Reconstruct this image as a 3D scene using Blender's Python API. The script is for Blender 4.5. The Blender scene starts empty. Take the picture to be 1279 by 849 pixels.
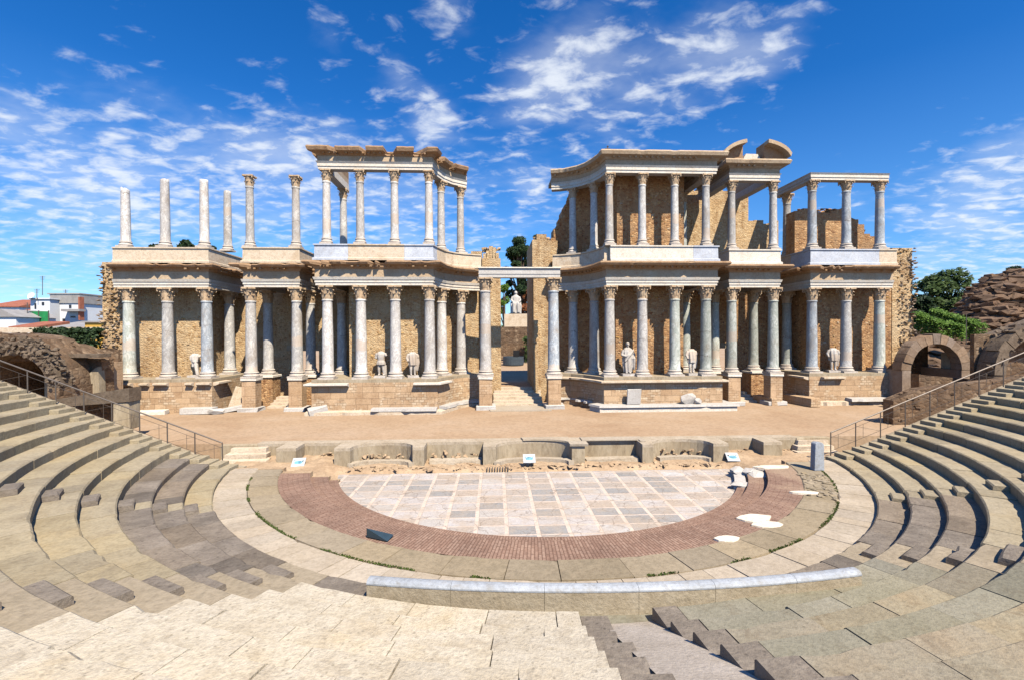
import bpy, bmesh, math, random
from mathutils import Vector, Matrix, noise
R = random.Random(7)
PI = math.pi
sc = bpy.context.scene
COL = sc.collection

# ------------------------------------------------------------------ helpers
WLOC = {}
def link(o, parent=None):
    COL.objects.link(o)
    if parent is not None: o.parent = parent
    return o
def tag(o, label=None, cat=None, group=None, kind=None):
    if label: o['label'] = label
    if cat: o['category'] = cat
    if group: o['group'] = group
    if kind: o['kind'] = kind
    return o
def thing(name, loc, label, cat, group=None):
    o = bpy.data.objects.new(name, None); o.empty_display_size = .3
    link(o); o.location = loc; WLOC[o.name] = Vector(loc)
    return tag(o, label, cat, group, 'thing')

class MB:
    """collects faces in world metres; build() links them as one mesh object"""
    def __init__(s): s.v = []; s.f = []
    def add(s, vs, fs):
        n = len(s.v); s.v += [tuple(v) for v in vs]; s.f += [tuple(i+n for i in f) for f in fs]; return s
    def box(s, c, size, rz=0, jit=0, tilt=(0, 0)):
        hx, hy, hz = size[0]/2, size[1]/2, size[2]/2
        m = Matrix.Translation(c) @ Matrix.Rotation(rz, 4, 'Z') @ Matrix.Rotation(tilt[0], 4, 'X') @ Matrix.Rotation(tilt[1], 4, 'Y')
        vs = []
        for x, y, z in ((-1,-1,-1),(1,-1,-1),(1,1,-1),(-1,1,-1),(-1,-1,1),(1,-1,1),(1,1,1),(-1,1,1)):
            vs.append(m @ Vector((x*hx+R.uniform(-jit,jit), y*hy+R.uniform(-jit,jit), z*hz+R.uniform(-jit,jit))))
        return s.add(vs, [(0,3,2,1),(4,5,6,7),(0,1,5,4),(1,2,6,5),(2,3,7,6),(3,0,4,7)])
    def prism(s, pts, z0, z1, top=None):
        """vertical extrusion of a plan polygon"""
        n = len(pts)
        vs = [(p[0],p[1],z0) for p in pts] + [(p[0],p[1],(top(p) if top else z1)) for p in pts]
        fs = [tuple(range(n-1,-1,-1)), tuple(range(n,2*n))] + [(i,(i+1)%n,n+(i+1)%n,n+i) for i in range(n)]
        return s.add(vs, fs)
    def vprism(s, pts, y0, y1):
        """outline in X,Z given depth from y0 to y1"""
        n = len(pts)
        vs = [(p[0],y0,p[1]) for p in pts] + [(p[0],y1,p[1]) for p in pts]
        fs = [tuple(range(n)), tuple(range(2*n-1,n-1,-1))] + [(i,n+i,n+(i+1)%n,(i+1)%n) for i in range(n)]
        return s.add(vs, fs)
    def lathe(s, prof, c=(0,0,0), seg=20, wob=0, cap=True):
        vs = []; fs = []
        for r, z in prof:
            for k in range(seg):
                a = 2*PI*k/seg; rr = r*(1+R.uniform(-wob,wob))
                vs.append((c[0]+rr*math.cos(a), c[1]+rr*math.sin(a), c[2]+z))
        m = len(prof)
        for i in range(m-1):
            for k in range(seg):
                fs.append((i*seg+k, i*seg+(k+1)%seg, (i+1)*seg+(k+1)%seg, (i+1)*seg+k))
        if cap: fs += [tuple(range(seg-1,-1,-1)), tuple(range((m-1)*seg, m*seg))]
        return s.add(vs, fs)
    def tube(s, pts, r, seg=6):
        pts = [Vector(p) for p in pts]; vs = []; fs = []
        rad = r if isinstance(r, (list, tuple)) else [r]*len(pts)
        for i, p in enumerate(pts):
            t = (pts[min(i+1,len(pts)-1)] - pts[max(i-1,0)]).normalized()
            a = t.orthogonal().normalized() if i == 0 else (a - t*a.dot(t)).normalized()
            b = t.cross(a)
            for k in range(seg):
                an = 2*PI*k/seg; vs.append(p + (a*math.cos(an)+b*math.sin(an))*rad[i])
        for i in range(len(pts)-1):
            for k in range(seg):
                fs.append((i*seg+k, i*seg+(k+1)%seg, (i+1)*seg+(k+1)%seg, (i+1)*seg+k))
        fs += [tuple(range(seg-1,-1,-1)), tuple(range((len(pts)-1)*seg, len(pts)*seg))]
        return s.add(vs, fs)
    def rock(s, c, size, n=11, rz=None):
        bm = bmesh.new(); rz = R.uniform(0, PI) if rz is None else rz
        rot = Matrix.Rotation(rz, 3, 'Z')
        for i in range(n):
            d = Vector((R.gauss(0,1), R.gauss(0,1), R.gauss(0,1))).normalized()
            m = max(abs(d.x), abs(d.y), abs(d.z)); d = d/(m**.6)
            bm.verts.new(rot @ Vector((d.x*size[0]/2*R.uniform(.8,1), d.y*size[1]/2*R.uniform(.8,1), d.z*size[2]/2*R.uniform(.8,1))) + Vector(c))
        res = bmesh.ops.convex_hull(bm, input=bm.verts)
        bmesh.ops.delete(bm, geom=[g for g in res['geom_interior'] if isinstance(g, bmesh.types.BMVert)], context='VERTS')
        bm.verts.index_update()
        s.add([v.co for v in bm.verts], [[v.index for v in f.verts] for f in bm.faces]); bm.free(); return s
    def sweep(s, path, prof, step=None, chip=None, caps=True):
        """profile (outward offset, z[, tag]) carried along a plan path; outward = left of the walking direction"""
        P = [Vector((p[0],p[1])) for p in path]
        N = []
        for i in range(len(P)):
            ds = []
            if i > 0: ds.append((P[i]-P[i-1]).normalized())
            if i < len(P)-1: ds.append((P[i+1]-P[i]).normalized())
            ns = [Vector((-d.y, d.x)) for d in ds]
            if len(ns) == 2:
                m = (ns[0]+ns[1]).normalized(); N.append(m/max(.4, m.dot(ns[0])))
            else: N.append(ns[0])
        if step:
            P2 = []; N2 = []
            for i in range(len(P)-1):
                k = max(1, int((P[i+1]-P[i]).length/step))
                for j in range(k):
                    t = j/k; P2.append(P[i].lerp(P[i+1], t)); N2.append(N[i].lerp(N[i+1], t))
            P2.append(P[-1]); N2.append(N[-1]); P, N = P2, N2
        m = len(prof); vs = []; fs = []
        for i in range(len(P)):
            c = chip(i) if chip else 0
            for q in prof:
                off, z = q[0], q[1]
                if len(q) > 2 and c:
                    off -= c*q[2]; z -= c*q[3] if len(q) > 3 else 0
                p = P[i] + N[i]*off; vs.append((p.x, p.y, z))
        for i in range(len(P)-1):
            for k in range(m):
                fs.append((i*m+k, (i+1)*m+k, (i+1)*m+(k+1)%m, i*m+(k+1)%m))
        if caps: fs += [tuple(range(m)), tuple(range(len(P)*m-1, (len(P)-1)*m-1, -1))]
        return s.add(vs, fs)
    def mesh(s, name, mat, org=(0,0,0), smooth=False, uv=True, fix=True):
        me = bpy.data.meshes.new(name)
        ox, oy, oz = org
        me.from_pydata([(x-ox, y-oy, z-oz) for x, y, z in s.v], [], s.f)
        if fix:
            bm = bmesh.new(); bm.from_mesh(me)
            bmesh.ops.recalc_face_normals(bm, faces=bm.faces)
            big = [f for f in bm.faces if len(f.verts) > 4]
            if big: bmesh.ops.triangulate(bm, faces=big)
            bm.to_mesh(me); bm.free()
        me.update()
        if uv:
            ul = me.uv_layers.new(name='UVMap').data
            V = me.vertices
            for p in me.polygons:
                n = p.normal
                if abs(n.z) > .75:
                    for li, vi in zip(p.loop_indices, p.vertices):
                        c = V[vi].co; ul[li].uv = (c.x+ox, c.y+oy)
                else:
                    l = math.hypot(n.x, n.y); tx, ty = -n.y/l, n.x/l
                    for li, vi in zip(p.loop_indices, p.vertices):
                        c = V[vi].co; ul[li].uv = ((c.x+ox)*tx+(c.y+oy)*ty, c.z+oz)
        if smooth: me.polygons.foreach_set('use_smooth', [True]*len(me.polygons))
        me.materials.append(mat)
        return me
    def build(s, name, mat, parent=None, smooth=False, bevel=0, uv=True, fix=True):
        if parent is not None: org = WLOC[parent.name]
        else:
            xs = [v[0] for v in s.v]; ys = [v[1] for v in s.v]; zs = [v[2] for v in s.v]
            org = Vector(((min(xs)+max(xs))/2, (min(ys)+max(ys))/2, min(zs)))
        o = bpy.data.objects.new(name, s.mesh(name, mat, org, smooth, uv, fix)); link(o, parent)
        if parent is None: o.location = org
        WLOC[o.name] = Vector(org)
        if bevel:
            b = o.modifiers.new('bevel', 'BEVEL'); b.width = bevel; b.segments = 1; b.limit_method = 'ANGLE'; b.angle_limit = .9
        return o
def inst(name, me, parent, loc=(0,0,0), rz=0, scale=None):
    o = bpy.data.objects.new(name, me); link(o, parent); o.location = loc; o.rotation_euler = (0,0,rz)
    if scale: o.scale = scale
    return o
ORD = ['first','second','third','fourth','fifth','sixth','seventh','eighth','ninth','tenth','eleventh','twelfth','thirteenth','fourteenth','fifteenth','sixteenth']

# ------------------------------------------------------------------ camera (measured from the photograph)
F, YH, VX, ROLL, H = 588., 418., 619., .0046, 6.8
TH = math.atan((424.5-YH)/F); YAW = math.atan((639.5-VX)/F)
fw = Vector((math.sin(YAW)*math.cos(TH), math.cos(YAW)*math.cos(TH), -math.sin(TH)))
rt = Vector((math.cos(YAW), -math.sin(YAW), 0)); up = rt.cross(fw)
rt2 = rt*math.cos(ROLL)-up*math.sin(ROLL); up2 = rt*math.sin(ROLL)+up*math.cos(ROLL)
cam = bpy.data.cameras.new('camera'); co = bpy.data.objects.new('camera', cam); COL.objects.link(co)
co.matrix_world = Matrix.Translation((0,0,H)) @ Matrix((rt2, up2, -fw)).transposed().to_4x4()
cam.sensor_width = 36; cam.lens = 36*F/1279; cam.clip_start = .1; cam.clip_end = 9000
sc.camera = co
def ray(px, py):
    return fw + rt2*((px-639.5)/F) + up2*((424.5-py)/F)
def at(px, py, Y):
    d = ray(px, py); t = Y/d.y; return Vector((d.x*t, Y, H+d.z*t))
def onz(px, py, z):
    d = ray(px, py); t = (z-H)/d.z; return Vector((d.x*t, d.y*t, z))

# ------------------------------------------------------------------ materials
def new_mat(name):
    m = bpy.data.materials.new(name); m.use_nodes = True
    nt = m.node_tree; b = nt.nodes['Principled BSDF']; b.inputs['Roughness'].default_value = .85
    b.inputs['Specular IOR Level'].default_value = .25
    return m, nt, b
def nd(nt, t, **kw):
    n = nt.nodes.new(t)
    for k, v in kw.items():
        if k.startswith('i_'): n.inputs[int(k[2:])].default_value = v
        else: setattr(n, k, v)
    return n
def lk(nt, a, b): nt.links.new(a, b)
def C(c): return (c[0], c[1], c[2], 1)
def ramp(nt, fac, stops):
    r = nd(nt, 'ShaderNodeValToRGB'); e = r.color_ramp.elements
    while len(e) < len(stops): e.new(.5)
    for i, (p, c) in enumerate(stops): e[i].position = p; e[i].color = C(c)
    lk(nt, fac, r.inputs[0]); return r.outputs[0]
def mixc(nt, mode, fac, a, b):
    m = nd(nt, 'ShaderNodeMix', data_type='RGBA', blend_type=mode)
    for sock, val in ((m.inputs[0], fac), (m.inputs[6], a), (m.inputs[7], b)):
        if hasattr(val, 'is_output'): lk(nt, val, sock)
        elif isinstance(val, (int, float)): sock.default_value = val
        else: sock.default_value = C(val)
    return m.outputs[2]
def math_(nt, op, a, b=0., c=None):
    m = nd(nt, 'ShaderNodeMath', operation=op)
    for i, x in enumerate((a, b, c)):
        if x is None: continue
        if hasattr(x, 'is_output'): lk(nt, x, m.inputs[i])
        else: m.inputs[i].default_value = x
    return m.outputs[0]
def coords(nt, kind='UV', scale=(1,1,1)):
    tc = nd(nt, 'ShaderNodeTexCoord'); mp = nd(nt, 'ShaderNodeMapping'); mp.inputs['Scale'].default_value = scale
    lk(nt, tc.outputs[kind], mp.inputs[0]); return mp.outputs[0]
def geo_pos(nt, scale=(1,1,1)):
    g = nd(nt, 'ShaderNodeNewGeometry'); mp = nd(nt, 'ShaderNodeMapping'); mp.inputs['Scale'].default_value = scale
    lk(nt, g.outputs['Position'], mp.inputs[0]); return mp.outputs[0], g
def noise_t(nt, vec, scale, detail=6, rough=.6, dist=0):
    n = nd(nt, 'ShaderNodeTexNoise'); n.inputs['Scale'].default_value = scale; n.inputs['Detail'].default_value = detail
    n.inputs['Roughness'].default_value = rough; n.inputs['Distortion'].default_value = dist
    lk(nt, vec, n.inputs['Vector']); return n.outputs['Fac']
def bump(nt, b, h, strength=.5, dist=.03):
    n = nd(nt, 'ShaderNodeBump'); n.inputs['Strength'].default_value = strength; n.inputs['Distance'].default_value = dist
    lk(nt, h, n.inputs['Height']); lk(nt, n.outputs[0], b.inputs['Normal'])

def stone(name, cols, scale=1.0, stain=(.12,.09,.06), stain_amt=.35, pits=.5, isl=.18, bmp=.5, rough=.88, fine=14, zs=1):
    """weathered stone: broad colour patches, stains with a shape, pits, a tone per block"""
    m, nt, b = new_mat(name); b.inputs['Roughness'].default_value = rough
    v, g = geo_pos(nt, (1,1,zs))
    n1 = noise_t(nt, v, scale, 5, .6, .3)
    k = len(cols); c = ramp(nt, n1, [(.3+.4*i/max(1,k-1), cols[i]) for i in range(k)])
    n2 = noise_t(nt, v, fine, 4, .7)
    c = mixc(nt, 'MULTIPLY', .75, c, ramp(nt, n2, [(.25,(.62,.6,.57)), (.55,(1,1,1)), (.8,(1.12,1.1,1.06))]))
    n3 = noise_t(nt, v, scale*2.3+.7, 8, .7, .6)
    sm = ramp(nt, n3, [(.52,(0,0,0)), (.68,(1,1,1))])
    sm2 = math_(nt, 'MULTIPLY', sm, stain_amt)
    c = mixc(nt, 'MIX', sm2, c, stain)
    if pits:
        vo = nd(nt, 'ShaderNodeTexVoronoi'); vo.inputs['Scale'].default_value = fine*.55; lk(nt, v, vo.inputs['Vector'])
        pm = ramp(nt, vo.outputs['Distance'], [(.08,(1,1,1)), (.22,(0,0,0))])
        pm = math_(nt, 'MULTIPLY', pm, pits*.6); c = mixc(nt, 'MIX', pm, c, [x*.45 for x in cols[0]])
    if isl:
        hsv = nd(nt, 'ShaderNodeHueSaturation'); lk(nt, c, hsv.inputs['Color'])
        mr = nd(nt, 'ShaderNodeMapRange'); lk(nt, g.outputs['Random Per Island'], mr.inputs[0])
        mr.inputs[3].default_value = 1-isl*1.3; mr.inputs[4].default_value = 1+isl
        lk(nt, mr.outputs[0], hsv.inputs['Value'])
        w = math_(nt, 'FRACT', math_(nt, 'MULTIPLY', g.outputs['Random Per Island'], 7.31))
        mr2 = nd(nt, 'ShaderNodeMapRange'); lk(nt, w, mr2.inputs[0]); mr2.inputs[3].default_value = 1-isl*.9; mr2.inputs[4].default_value = 1+isl*.9
        lk(nt, mr2.outputs[0], hsv.inputs['Saturation']); c = hsv.outputs[0]
    lk(nt, c, b.inputs['Base Color'])
    hgt = math_(nt, 'ADD', n2, math_(nt, 'MULTIPLY', n3, .6)); bump(nt, b, hgt, bmp, .04)
    return m

def rubble(name, cols, mortar, sx=4.6, sz=6.4, holes=.0, bmp=.6):
    """opus incertum: stones bedded in mortar"""
    m, nt, b = new_mat(name)
    uv = coords(nt, 'UV', (sx, sz, 1))
    nz = nd(nt, 'ShaderNodeTexNoise'); nz.inputs['Scale'].default_value = 2.5; lk(nt, uv, nz.inputs['Vector'])
    add = nd(nt, 'ShaderNodeMixRGB', blend_type='ADD'); add.inputs[0].default_value = .35; lk(nt, uv, add.inputs[1]); lk(nt, nz.outputs['Color'], add.inputs[2])
    vo = nd(nt, 'ShaderNodeTexVoronoi'); vo.inputs['Scale'].default_value = 1; vo.inputs['Randomness'].default_value = .85; lk(nt, add.outputs[0], vo.inputs['Vector'])
    ve = nd(nt, 'ShaderNodeTexVoronoi', feature='DISTANCE_TO_EDGE'); ve.inputs['Scale'].default_value = 1; ve.inputs['Randomness'].default_value = .85; lk(nt, add.outputs[0], ve.inputs['Vector'])
    sep = nd(nt, 'ShaderNodeSeparateColor'); lk(nt, vo.outputs['Color'], sep.inputs[0])
    k = len(cols); c = ramp(nt, sep.outputs[0], [(.05+.9*i/(k-1), cols[i]) for i in range(k)])
    v, g = geo_pos(nt)
    big = noise_t(nt, v, .35, 5, .65); c = mixc(nt, 'MULTIPLY', .7, c, ramp(nt, big, [(.32,(.52,.43,.36)), (.5,(.95,.92,.88)), (.65,(1.12,1.1,1.06))]))
    st = noise_t(nt, geo_pos(nt, (1.6,1.6,.22))[0], 1.0, 6, .7); c = mixc(nt, 'MULTIPLY', .6, c, ramp(nt, st, [(.36,(.5,.42,.36)), (.52,(1,1,1))]))
    fn = noise_t(nt, v, 11, 4, .7); c = mixc(nt, 'MULTIPLY', .6, c, ramp(nt, fn, [(.3,(.6,.58,.55)), (.6,(1.1,1.1,1.1))]))
    e = ramp(nt, ve.outputs['Distance'], [(.02,(1,1,1)), (.12,(0,0,0))])
    em = math_(nt, 'MULTIPLY', e, .6)
    plz = noise_t(nt, v, .9, 6, .65, .4); em = math_(nt, 'MAXIMUM', em, math_(nt, 'MULTIPLY', ramp(nt, plz, [(.5,(0,0,0)), (.6,(1,1,1))]), .7)); c = mixc(nt, 'MIX', em, c, mortar)
    if holes:
        hv = nd(nt, 'ShaderNodeTexVoronoi'); hv.inputs['Scale'].default_value = 1.15; lk(nt, coords(nt, 'UV', (1,1.2,1)), hv.inputs['Vector'])
        hm = ramp(nt, hv.outputs['Distance'], [(.05,(1,1,1)), (.12,(0,0,0))]); hm2 = math_(nt, 'MULTIPLY', hm, holes)
        c = mixc(nt, 'MIX', hm2, c, (.05,.03,.02))
    lk(nt, c, b.inputs['Base Color'])
    h = math_(nt, 'ADD', math_(nt, 'MINIMUM', ve.outputs['Distance'], .25), math_(nt, 'MULTIPLY', fn, .12))
    bump(nt, b, h, bmp, .18)
    return m

def ashlar(name, cols, mortar, bw=.85, bh=.42, bmp=.6):
    """coursed squared blocks with patches of small stones"""
    m, nt, b = new_mat(name)
    uv = coords(nt, 'UV')
    br = nd(nt, 'ShaderNodeTexBrick', offset=.45, squash=.7, squash_frequency=3); lk(nt, uv, br.inputs['Vector'])
    for k, vv in (('Scale',1),('Mortar Size',.014),('Mortar Smooth',.2),('Bias',0),('Brick Width',bw),('Row Height',bh)): br.inputs[k].default_value = vv
    br.inputs['Color1'].default_value = C(cols[0]); br.inputs['Color2'].default_value = C(cols[1]); br.inputs['Mortar'].default_value = C(mortar)
    br2 = nd(nt, 'ShaderNodeTexBrick', offset=.5); lk(nt, uv, br2.inputs['Vector'])
    for k, vv in (('Scale',1),('Mortar Size',.02),('Mortar Smooth',.3),('Brick Width',.38),('Row Height',.19)): br2.inputs[k].default_value = vv
    br2.inputs['Color1'].default_value = C(cols[2]); br2.inputs['Color2'].default_value = C(cols[1]); br2.inputs['Mortar'].default_value = C(mortar)
    v, g = geo_pos(nt)
    pn = noise_t(nt, v, .8, 2, .5); pm = ramp(nt, pn, [(.52,(0,0,0)), (.56,(1,1,1))])
    c = mixc(nt, 'MIX', pm, br.outputs['Color'], br2.outputs['Color'])
    big = noise_t(nt, v, 1.1, 6, .7); c = mixc(nt, 'MULTIPLY', .8, c, ramp(nt, big, [(.28,(.6,.52,.45)), (.55,(1.05,1.02,1)), (.8,(1.2,1.15,1.05))]))
    fn = noise_t(nt, v, 13, 4, .7); c = mixc(nt, 'MULTIPLY', .6, c, ramp(nt, fn, [(.3,(.65,.62,.6)), (.6,(1.08,1.08,1.08))]))
    lk(nt, c, b.inputs['Base Color'])
    h = math_(nt, 'SUBTRACT', math_(nt, 'MULTIPLY', fn, .5), math_(nt, 'MULTIPLY', br.outputs['Fac'], .8)); bump(nt, b, h, bmp, .05)
    return m

def marble(name, c1, c2, vein, s=1.0, rough=.55, vamt=.8):
    m, nt, b = new_mat(name); b.inputs['Roughness'].default_value = rough
    tc = nd(nt, 'ShaderNodeTexCoord'); oi = nd(nt, 'ShaderNodeObjectInfo')
    ad = nd(nt, 'ShaderNodeVectorMath', operation='ADD'); lk(nt, tc.outputs['Object'], ad.inputs[0])
    sc_ = nd(nt, 'ShaderNodeVectorMath', operation='SCALE'); sc_.inputs[0].default_value = (17,31,53); lk(nt, oi.outputs['Random'], sc_.inputs['Scale']); lk(nt, sc_.outputs[0], ad.inputs[1])
    mp = nd(nt, 'ShaderNodeMapping'); mp.inputs['Scale'].default_value = (1,1,.55); mp.inputs['Rotation'].default_value = (.5,.3,0); lk(nt, ad.outputs[0], mp.inputs[0]); v = mp.outputs[0]
    n1 = noise_t(nt, v, 1.3*s, 5, .6, .8); c = ramp(nt, n1, [(.33,c1), (.62,c2)])
    n2 = noise_t(nt, v, 2.2*s, 8, .72, 1.6); vm = ramp(nt, n2, [(.42,(0,0,0)), (.5,(1,1,1)), (.58,(0,0,0))])
    c = mixc(nt, 'MIX', math_(nt, 'MULTIPLY', vm, vamt), c, vein)
    n3 = noise_t(nt, v, 9*s, 6, .75); c = mixc(nt, 'MULTIPLY', .7, c, ramp(nt, n3, [(.28,(.6,.56,.5)), (.5,(1,1,1))]))
    n5 = noise_t(nt, v, .8, 6, .7, .4); c = mixc(nt, 'MIX', math_(nt, 'MULTIPLY', ramp(nt, n5, [(.5,(0,0,0)), (.66,(1,1,1))]), .5), c, (.33,.25,.17))
    so_ = nd(nt, 'ShaderNodeSeparateXYZ'); lk(nt, tc.outputs['Object'], so_.inputs[0]); nz_ = noise_t(nt, tc.outputs['Object'], 2.5, 3, .6)
    r2 = math_(nt, 'FRACT', math_(nt, 'MULTIPLY', oi.outputs['Random'], 13.7)); h0 = math_(nt, 'MULTIPLY_ADD', math_(nt, 'FRACT', math_(nt, 'MULTIPLY', oi.outputs['Random'], 29.3)), 4.2, .3)
    dz_ = math_(nt, 'ABSOLUTE', math_(nt, 'SUBTRACT', math_(nt, 'ADD', so_.outputs[2], math_(nt, 'MULTIPLY', nz_, .7)), h0))
    bm_ = math_(nt, 'MULTIPLY', math_(nt, 'LESS_THAN', dz_, .38), math_(nt, 'GREATER_THAN', r2, .5)); c = mixc(nt, 'MIX', math_(nt, 'MULTIPLY', bm_, .65), c, (.6,.47,.35))
    cr_ = math_(nt, 'LESS_THAN', math_(nt, 'ABSOLUTE', math_(nt, 'SUBTRACT', dz_, .9)), .018); c = mixc(nt, 'MIX', math_(nt, 'MULTIPLY', math_(nt, 'MULTIPLY', cr_, math_(nt, 'LESS_THAN', r2, .3)), .7), c, (.16,.12,.09))
    hsv = nd(nt, 'ShaderNodeHueSaturation'); lk(nt, c, hsv.inputs['Color'])
    mr = nd(nt, 'ShaderNodeMapRange'); lk(nt, oi.outputs['Random'], mr.inputs[0]); mr.inputs[3].default_value = .72; mr.inputs[4].default_value = 1.12; lk(nt, mr.outputs[0], hsv.inputs['Value'])
    lk(nt, hsv.outputs[0], b.inputs['Base Color']); bump(nt, b, math_(nt, 'ADD', n3, n2), .35, .03)
    return m

def plain(name, c, rough=.7, var=.25, s=3, metal=0):
    m, nt, b = new_mat(name); b.inputs['Roughness'].default_value = rough; b.inputs['Metallic'].default_value = metal
    v, g = geo_pos(nt); n = noise_t(nt, v, s, 6, .65)
    lo = [x*(1-var) for x in c]; hi = [x*(1+var*.6) for x in c]
    lk(nt, ramp(nt, n, [(.3,lo), (.7,hi)]), b.inputs['Base Color']); return m
def leaf(name, c1, c2):
    m, nt, b = new_mat(name); b.inputs['Roughness'].default_value = .6
    g = nd(nt, 'ShaderNodeNewGeometry')
    lk(nt, ramp(nt, g.outputs['Random Per Island'], [(.0,c1), (1,c2)]), b.inputs['Base Color'])
    tr = nd(nt, 'ShaderNodeBsdfTranslucent'); tr.inputs[0].default_value = C(c2)
    mx = nd(nt, 'ShaderNodeMixShader'); mx.inputs[0].default_value = .25
    lk(nt, b.outputs[0], mx.inputs[1]); lk(nt, tr.outputs[0], mx.inputs[2]); lk(nt, mx.outputs[0], nt.nodes['Material Output'].inputs[0]); return m

M_RUB = rubble('rubble_tan', [(0.261,0.130,0.059),(0.564,0.330,0.155),(0.435,0.237,0.105),(0.717,0.461,0.234)], (.36,.225,.12), holes=.9)
M_RUBY = rubble('rubble_yellow', [(0.388,0.233,0.108),(0.653,0.456,0.243),(0.551,0.359,0.180),(0.755,0.563,0.324)], (.56,.41,.24), 4.8, 6.6, holes=.6)
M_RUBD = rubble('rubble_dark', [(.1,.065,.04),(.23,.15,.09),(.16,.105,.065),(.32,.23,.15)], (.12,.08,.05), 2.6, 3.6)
M_STUD = stone('wall_stone', [(0.378,0.231,0.110),(0.630,0.432,0.230),(0.483,0.311,0.156)], 1.4, (.2,.12,.06), .4, .2, .3, .6, fine=9)
M_STONES = stone('jutting_stone', [(.22,.14,.075),(.44,.31,.19)], 1.2, isl=.35, pits=.2, bmp=.8)
M_ASH = ashlar('ashlar_granite', [(0.648,0.464,0.281),(0.497,0.335,0.194),(0.713,0.572,0.389)], (.3,.2,.12), 1.15, .44)
M_PED = ashlar('pedestal_block', [(.62,.43,.26),(.52,.35,.2),(.6,.44,.28)], (.34,.22,.13), 1.2, .75, .4)
M_TRIM = stone('carved_cream_stone', [(.58,.43,.27),(.72,.58,.41),(.66,.5,.33)], .9, (.36,.2,.1), .45, .3, .1, .45, fine=9)
M_CORN = stone('brown_cornice_stone', [(0.265,0.144,0.069),(0.390,0.245,0.132),(0.328,0.194,0.099)], 1.1, (.2,.11,.055), .5, .4, .1, .6, fine=8)  # deep brown tones, darker than the frieze stone
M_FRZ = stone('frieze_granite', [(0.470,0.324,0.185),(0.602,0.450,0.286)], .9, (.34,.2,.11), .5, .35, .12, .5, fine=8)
M_TRIMP = stone('pale_carved_stone', [(.74,.63,.49),(.84,.76,.63)], .9, (.45,.3,.18), .38, .2, .08, .35, fine=9)
M_WM = stone('white_marble', [(0.561,0.508,0.437),(0.646,0.599,0.530)], .8, (.42,.33,.24), .35, .15, .08, .3, .55, 10)
M_BLUEM = stone('blue_grey_marble', [(.46,.48,.52),(.66,.67,.69)], 1.1, (.4,.33,.26), .3, .15, .1, .3, .55, 9)
M_CAP = stone('carved_capital_stone', [(0.520,0.351,0.202),(0.680,0.513,0.334)], 2.2, (.3,.15,.075), .55, .3, 0, .5, fine=12)
M_BASE = stone('column_base_stone', [(.56,.46,.36),(.7,.62,.52)], 1.6, (.34,.24,.16), .4, .2, 0, .4, fine=12)
M_CW = marble('white_column_marble', (.68,.62,.54), (.84,.78,.69), (.44,.4,.37))
M_CG = marble('grey_column_marble', (.56,.52,.46), (.76,.71,.63), (.35,.33,.31))
M_CB = marble('blue_column_marble', (.44,.47,.48), (.66,.67,.65), (.27,.3,.33), .9)
M_CV = marble('green_column_marble', (.52,.52,.44), (.7,.69,.6), (.33,.36,.3), .8)
M_STATUE = marble('statue_marble', (.6,.52,.43), (.76,.7,.62), (.4,.3,.22), 2, .6, .35)
M_DIRT = stone('stage_dirt', [(0.389,0.254,0.150),(0.449,0.309,0.190),(0.492,0.355,0.235)], .22, (.36,.22,.125), .3, .15, 0, .35, fine=5)
M_EARTH = stone('bare_earth', [(.4,.27,.16),(.55,.4,.25)], .8, (.25,.16,.1), .4, .5, 0, .8, fine=6)
M_CONC = stone('weathered_wall_stone', [(.34,.26,.16),(.48,.39,.26)], 1.2, (.15,.11,.07), .5, .3, .12, .5, fine=7, zs=.35)
M_SEATL = stone('sandstone_seat', [(0.291,0.234,0.148),(0.387,0.320,0.207),(0.359,0.281,0.168)], .55, (.21,.17,.115), .5, .45, .12, .6, fine=10)
M_SEATF = stone('pale_limestone_seat', [(0.502,0.420,0.296),(0.590,0.515,0.390),(0.529,0.429,0.283)], .7, (.3,.24,.165), .5, 1.0, .07, .8, fine=13)
M_SEATR = stone('grey_green_seat', [(.235,.2,.135),(.31,.265,.185),(.315,.245,.155)], .5, (.16,.115,.07), .6, .5, .15, .7, fine=11)
M_GRAN = stone('dark_granite', [(.17,.138,.105),(.28,.23,.175)], 1.2, (.13,.1,.08), .5, .9, .2, .9, fine=9)
M_RINGG = stone('grey_ring_slab', [(0.304,0.242,0.157),(0.388,0.313,0.212)], .5, (.22,.18,.12), .55, .5, .11, .6, fine=8)
M_RINGP = stone('pale_ring_slab', [(0.423,0.342,0.245),(0.515,0.432,0.323)], .5, (.33,.26,.17), .45, .35, .07, .4, fine=8)
M_CONCRETE = stone('cement_ramp', [(0.462,0.389,0.304),(0.594,0.508,0.410)], .7, (.28,.23,.17), .4, .5, 0, .5, fine=12)
M_METAL = plain('dark_railing_metal', (.16,.135,.115), .5, .2, 8, .5)
M_BALUT = stone('parapet_top_marble', [(.33,.35,.37),(.46,.485,.51)], 1.2, (.25,.22,.17), .5, .4, .06, .4, .5, 10)
M_BALU = stone('curved_parapet_marble', [(0.347,0.280,0.181),(0.451,0.382,0.268)], 1.8, (.22,.18,.11), .5, .5, .1, .6, .7, 10)

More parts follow.
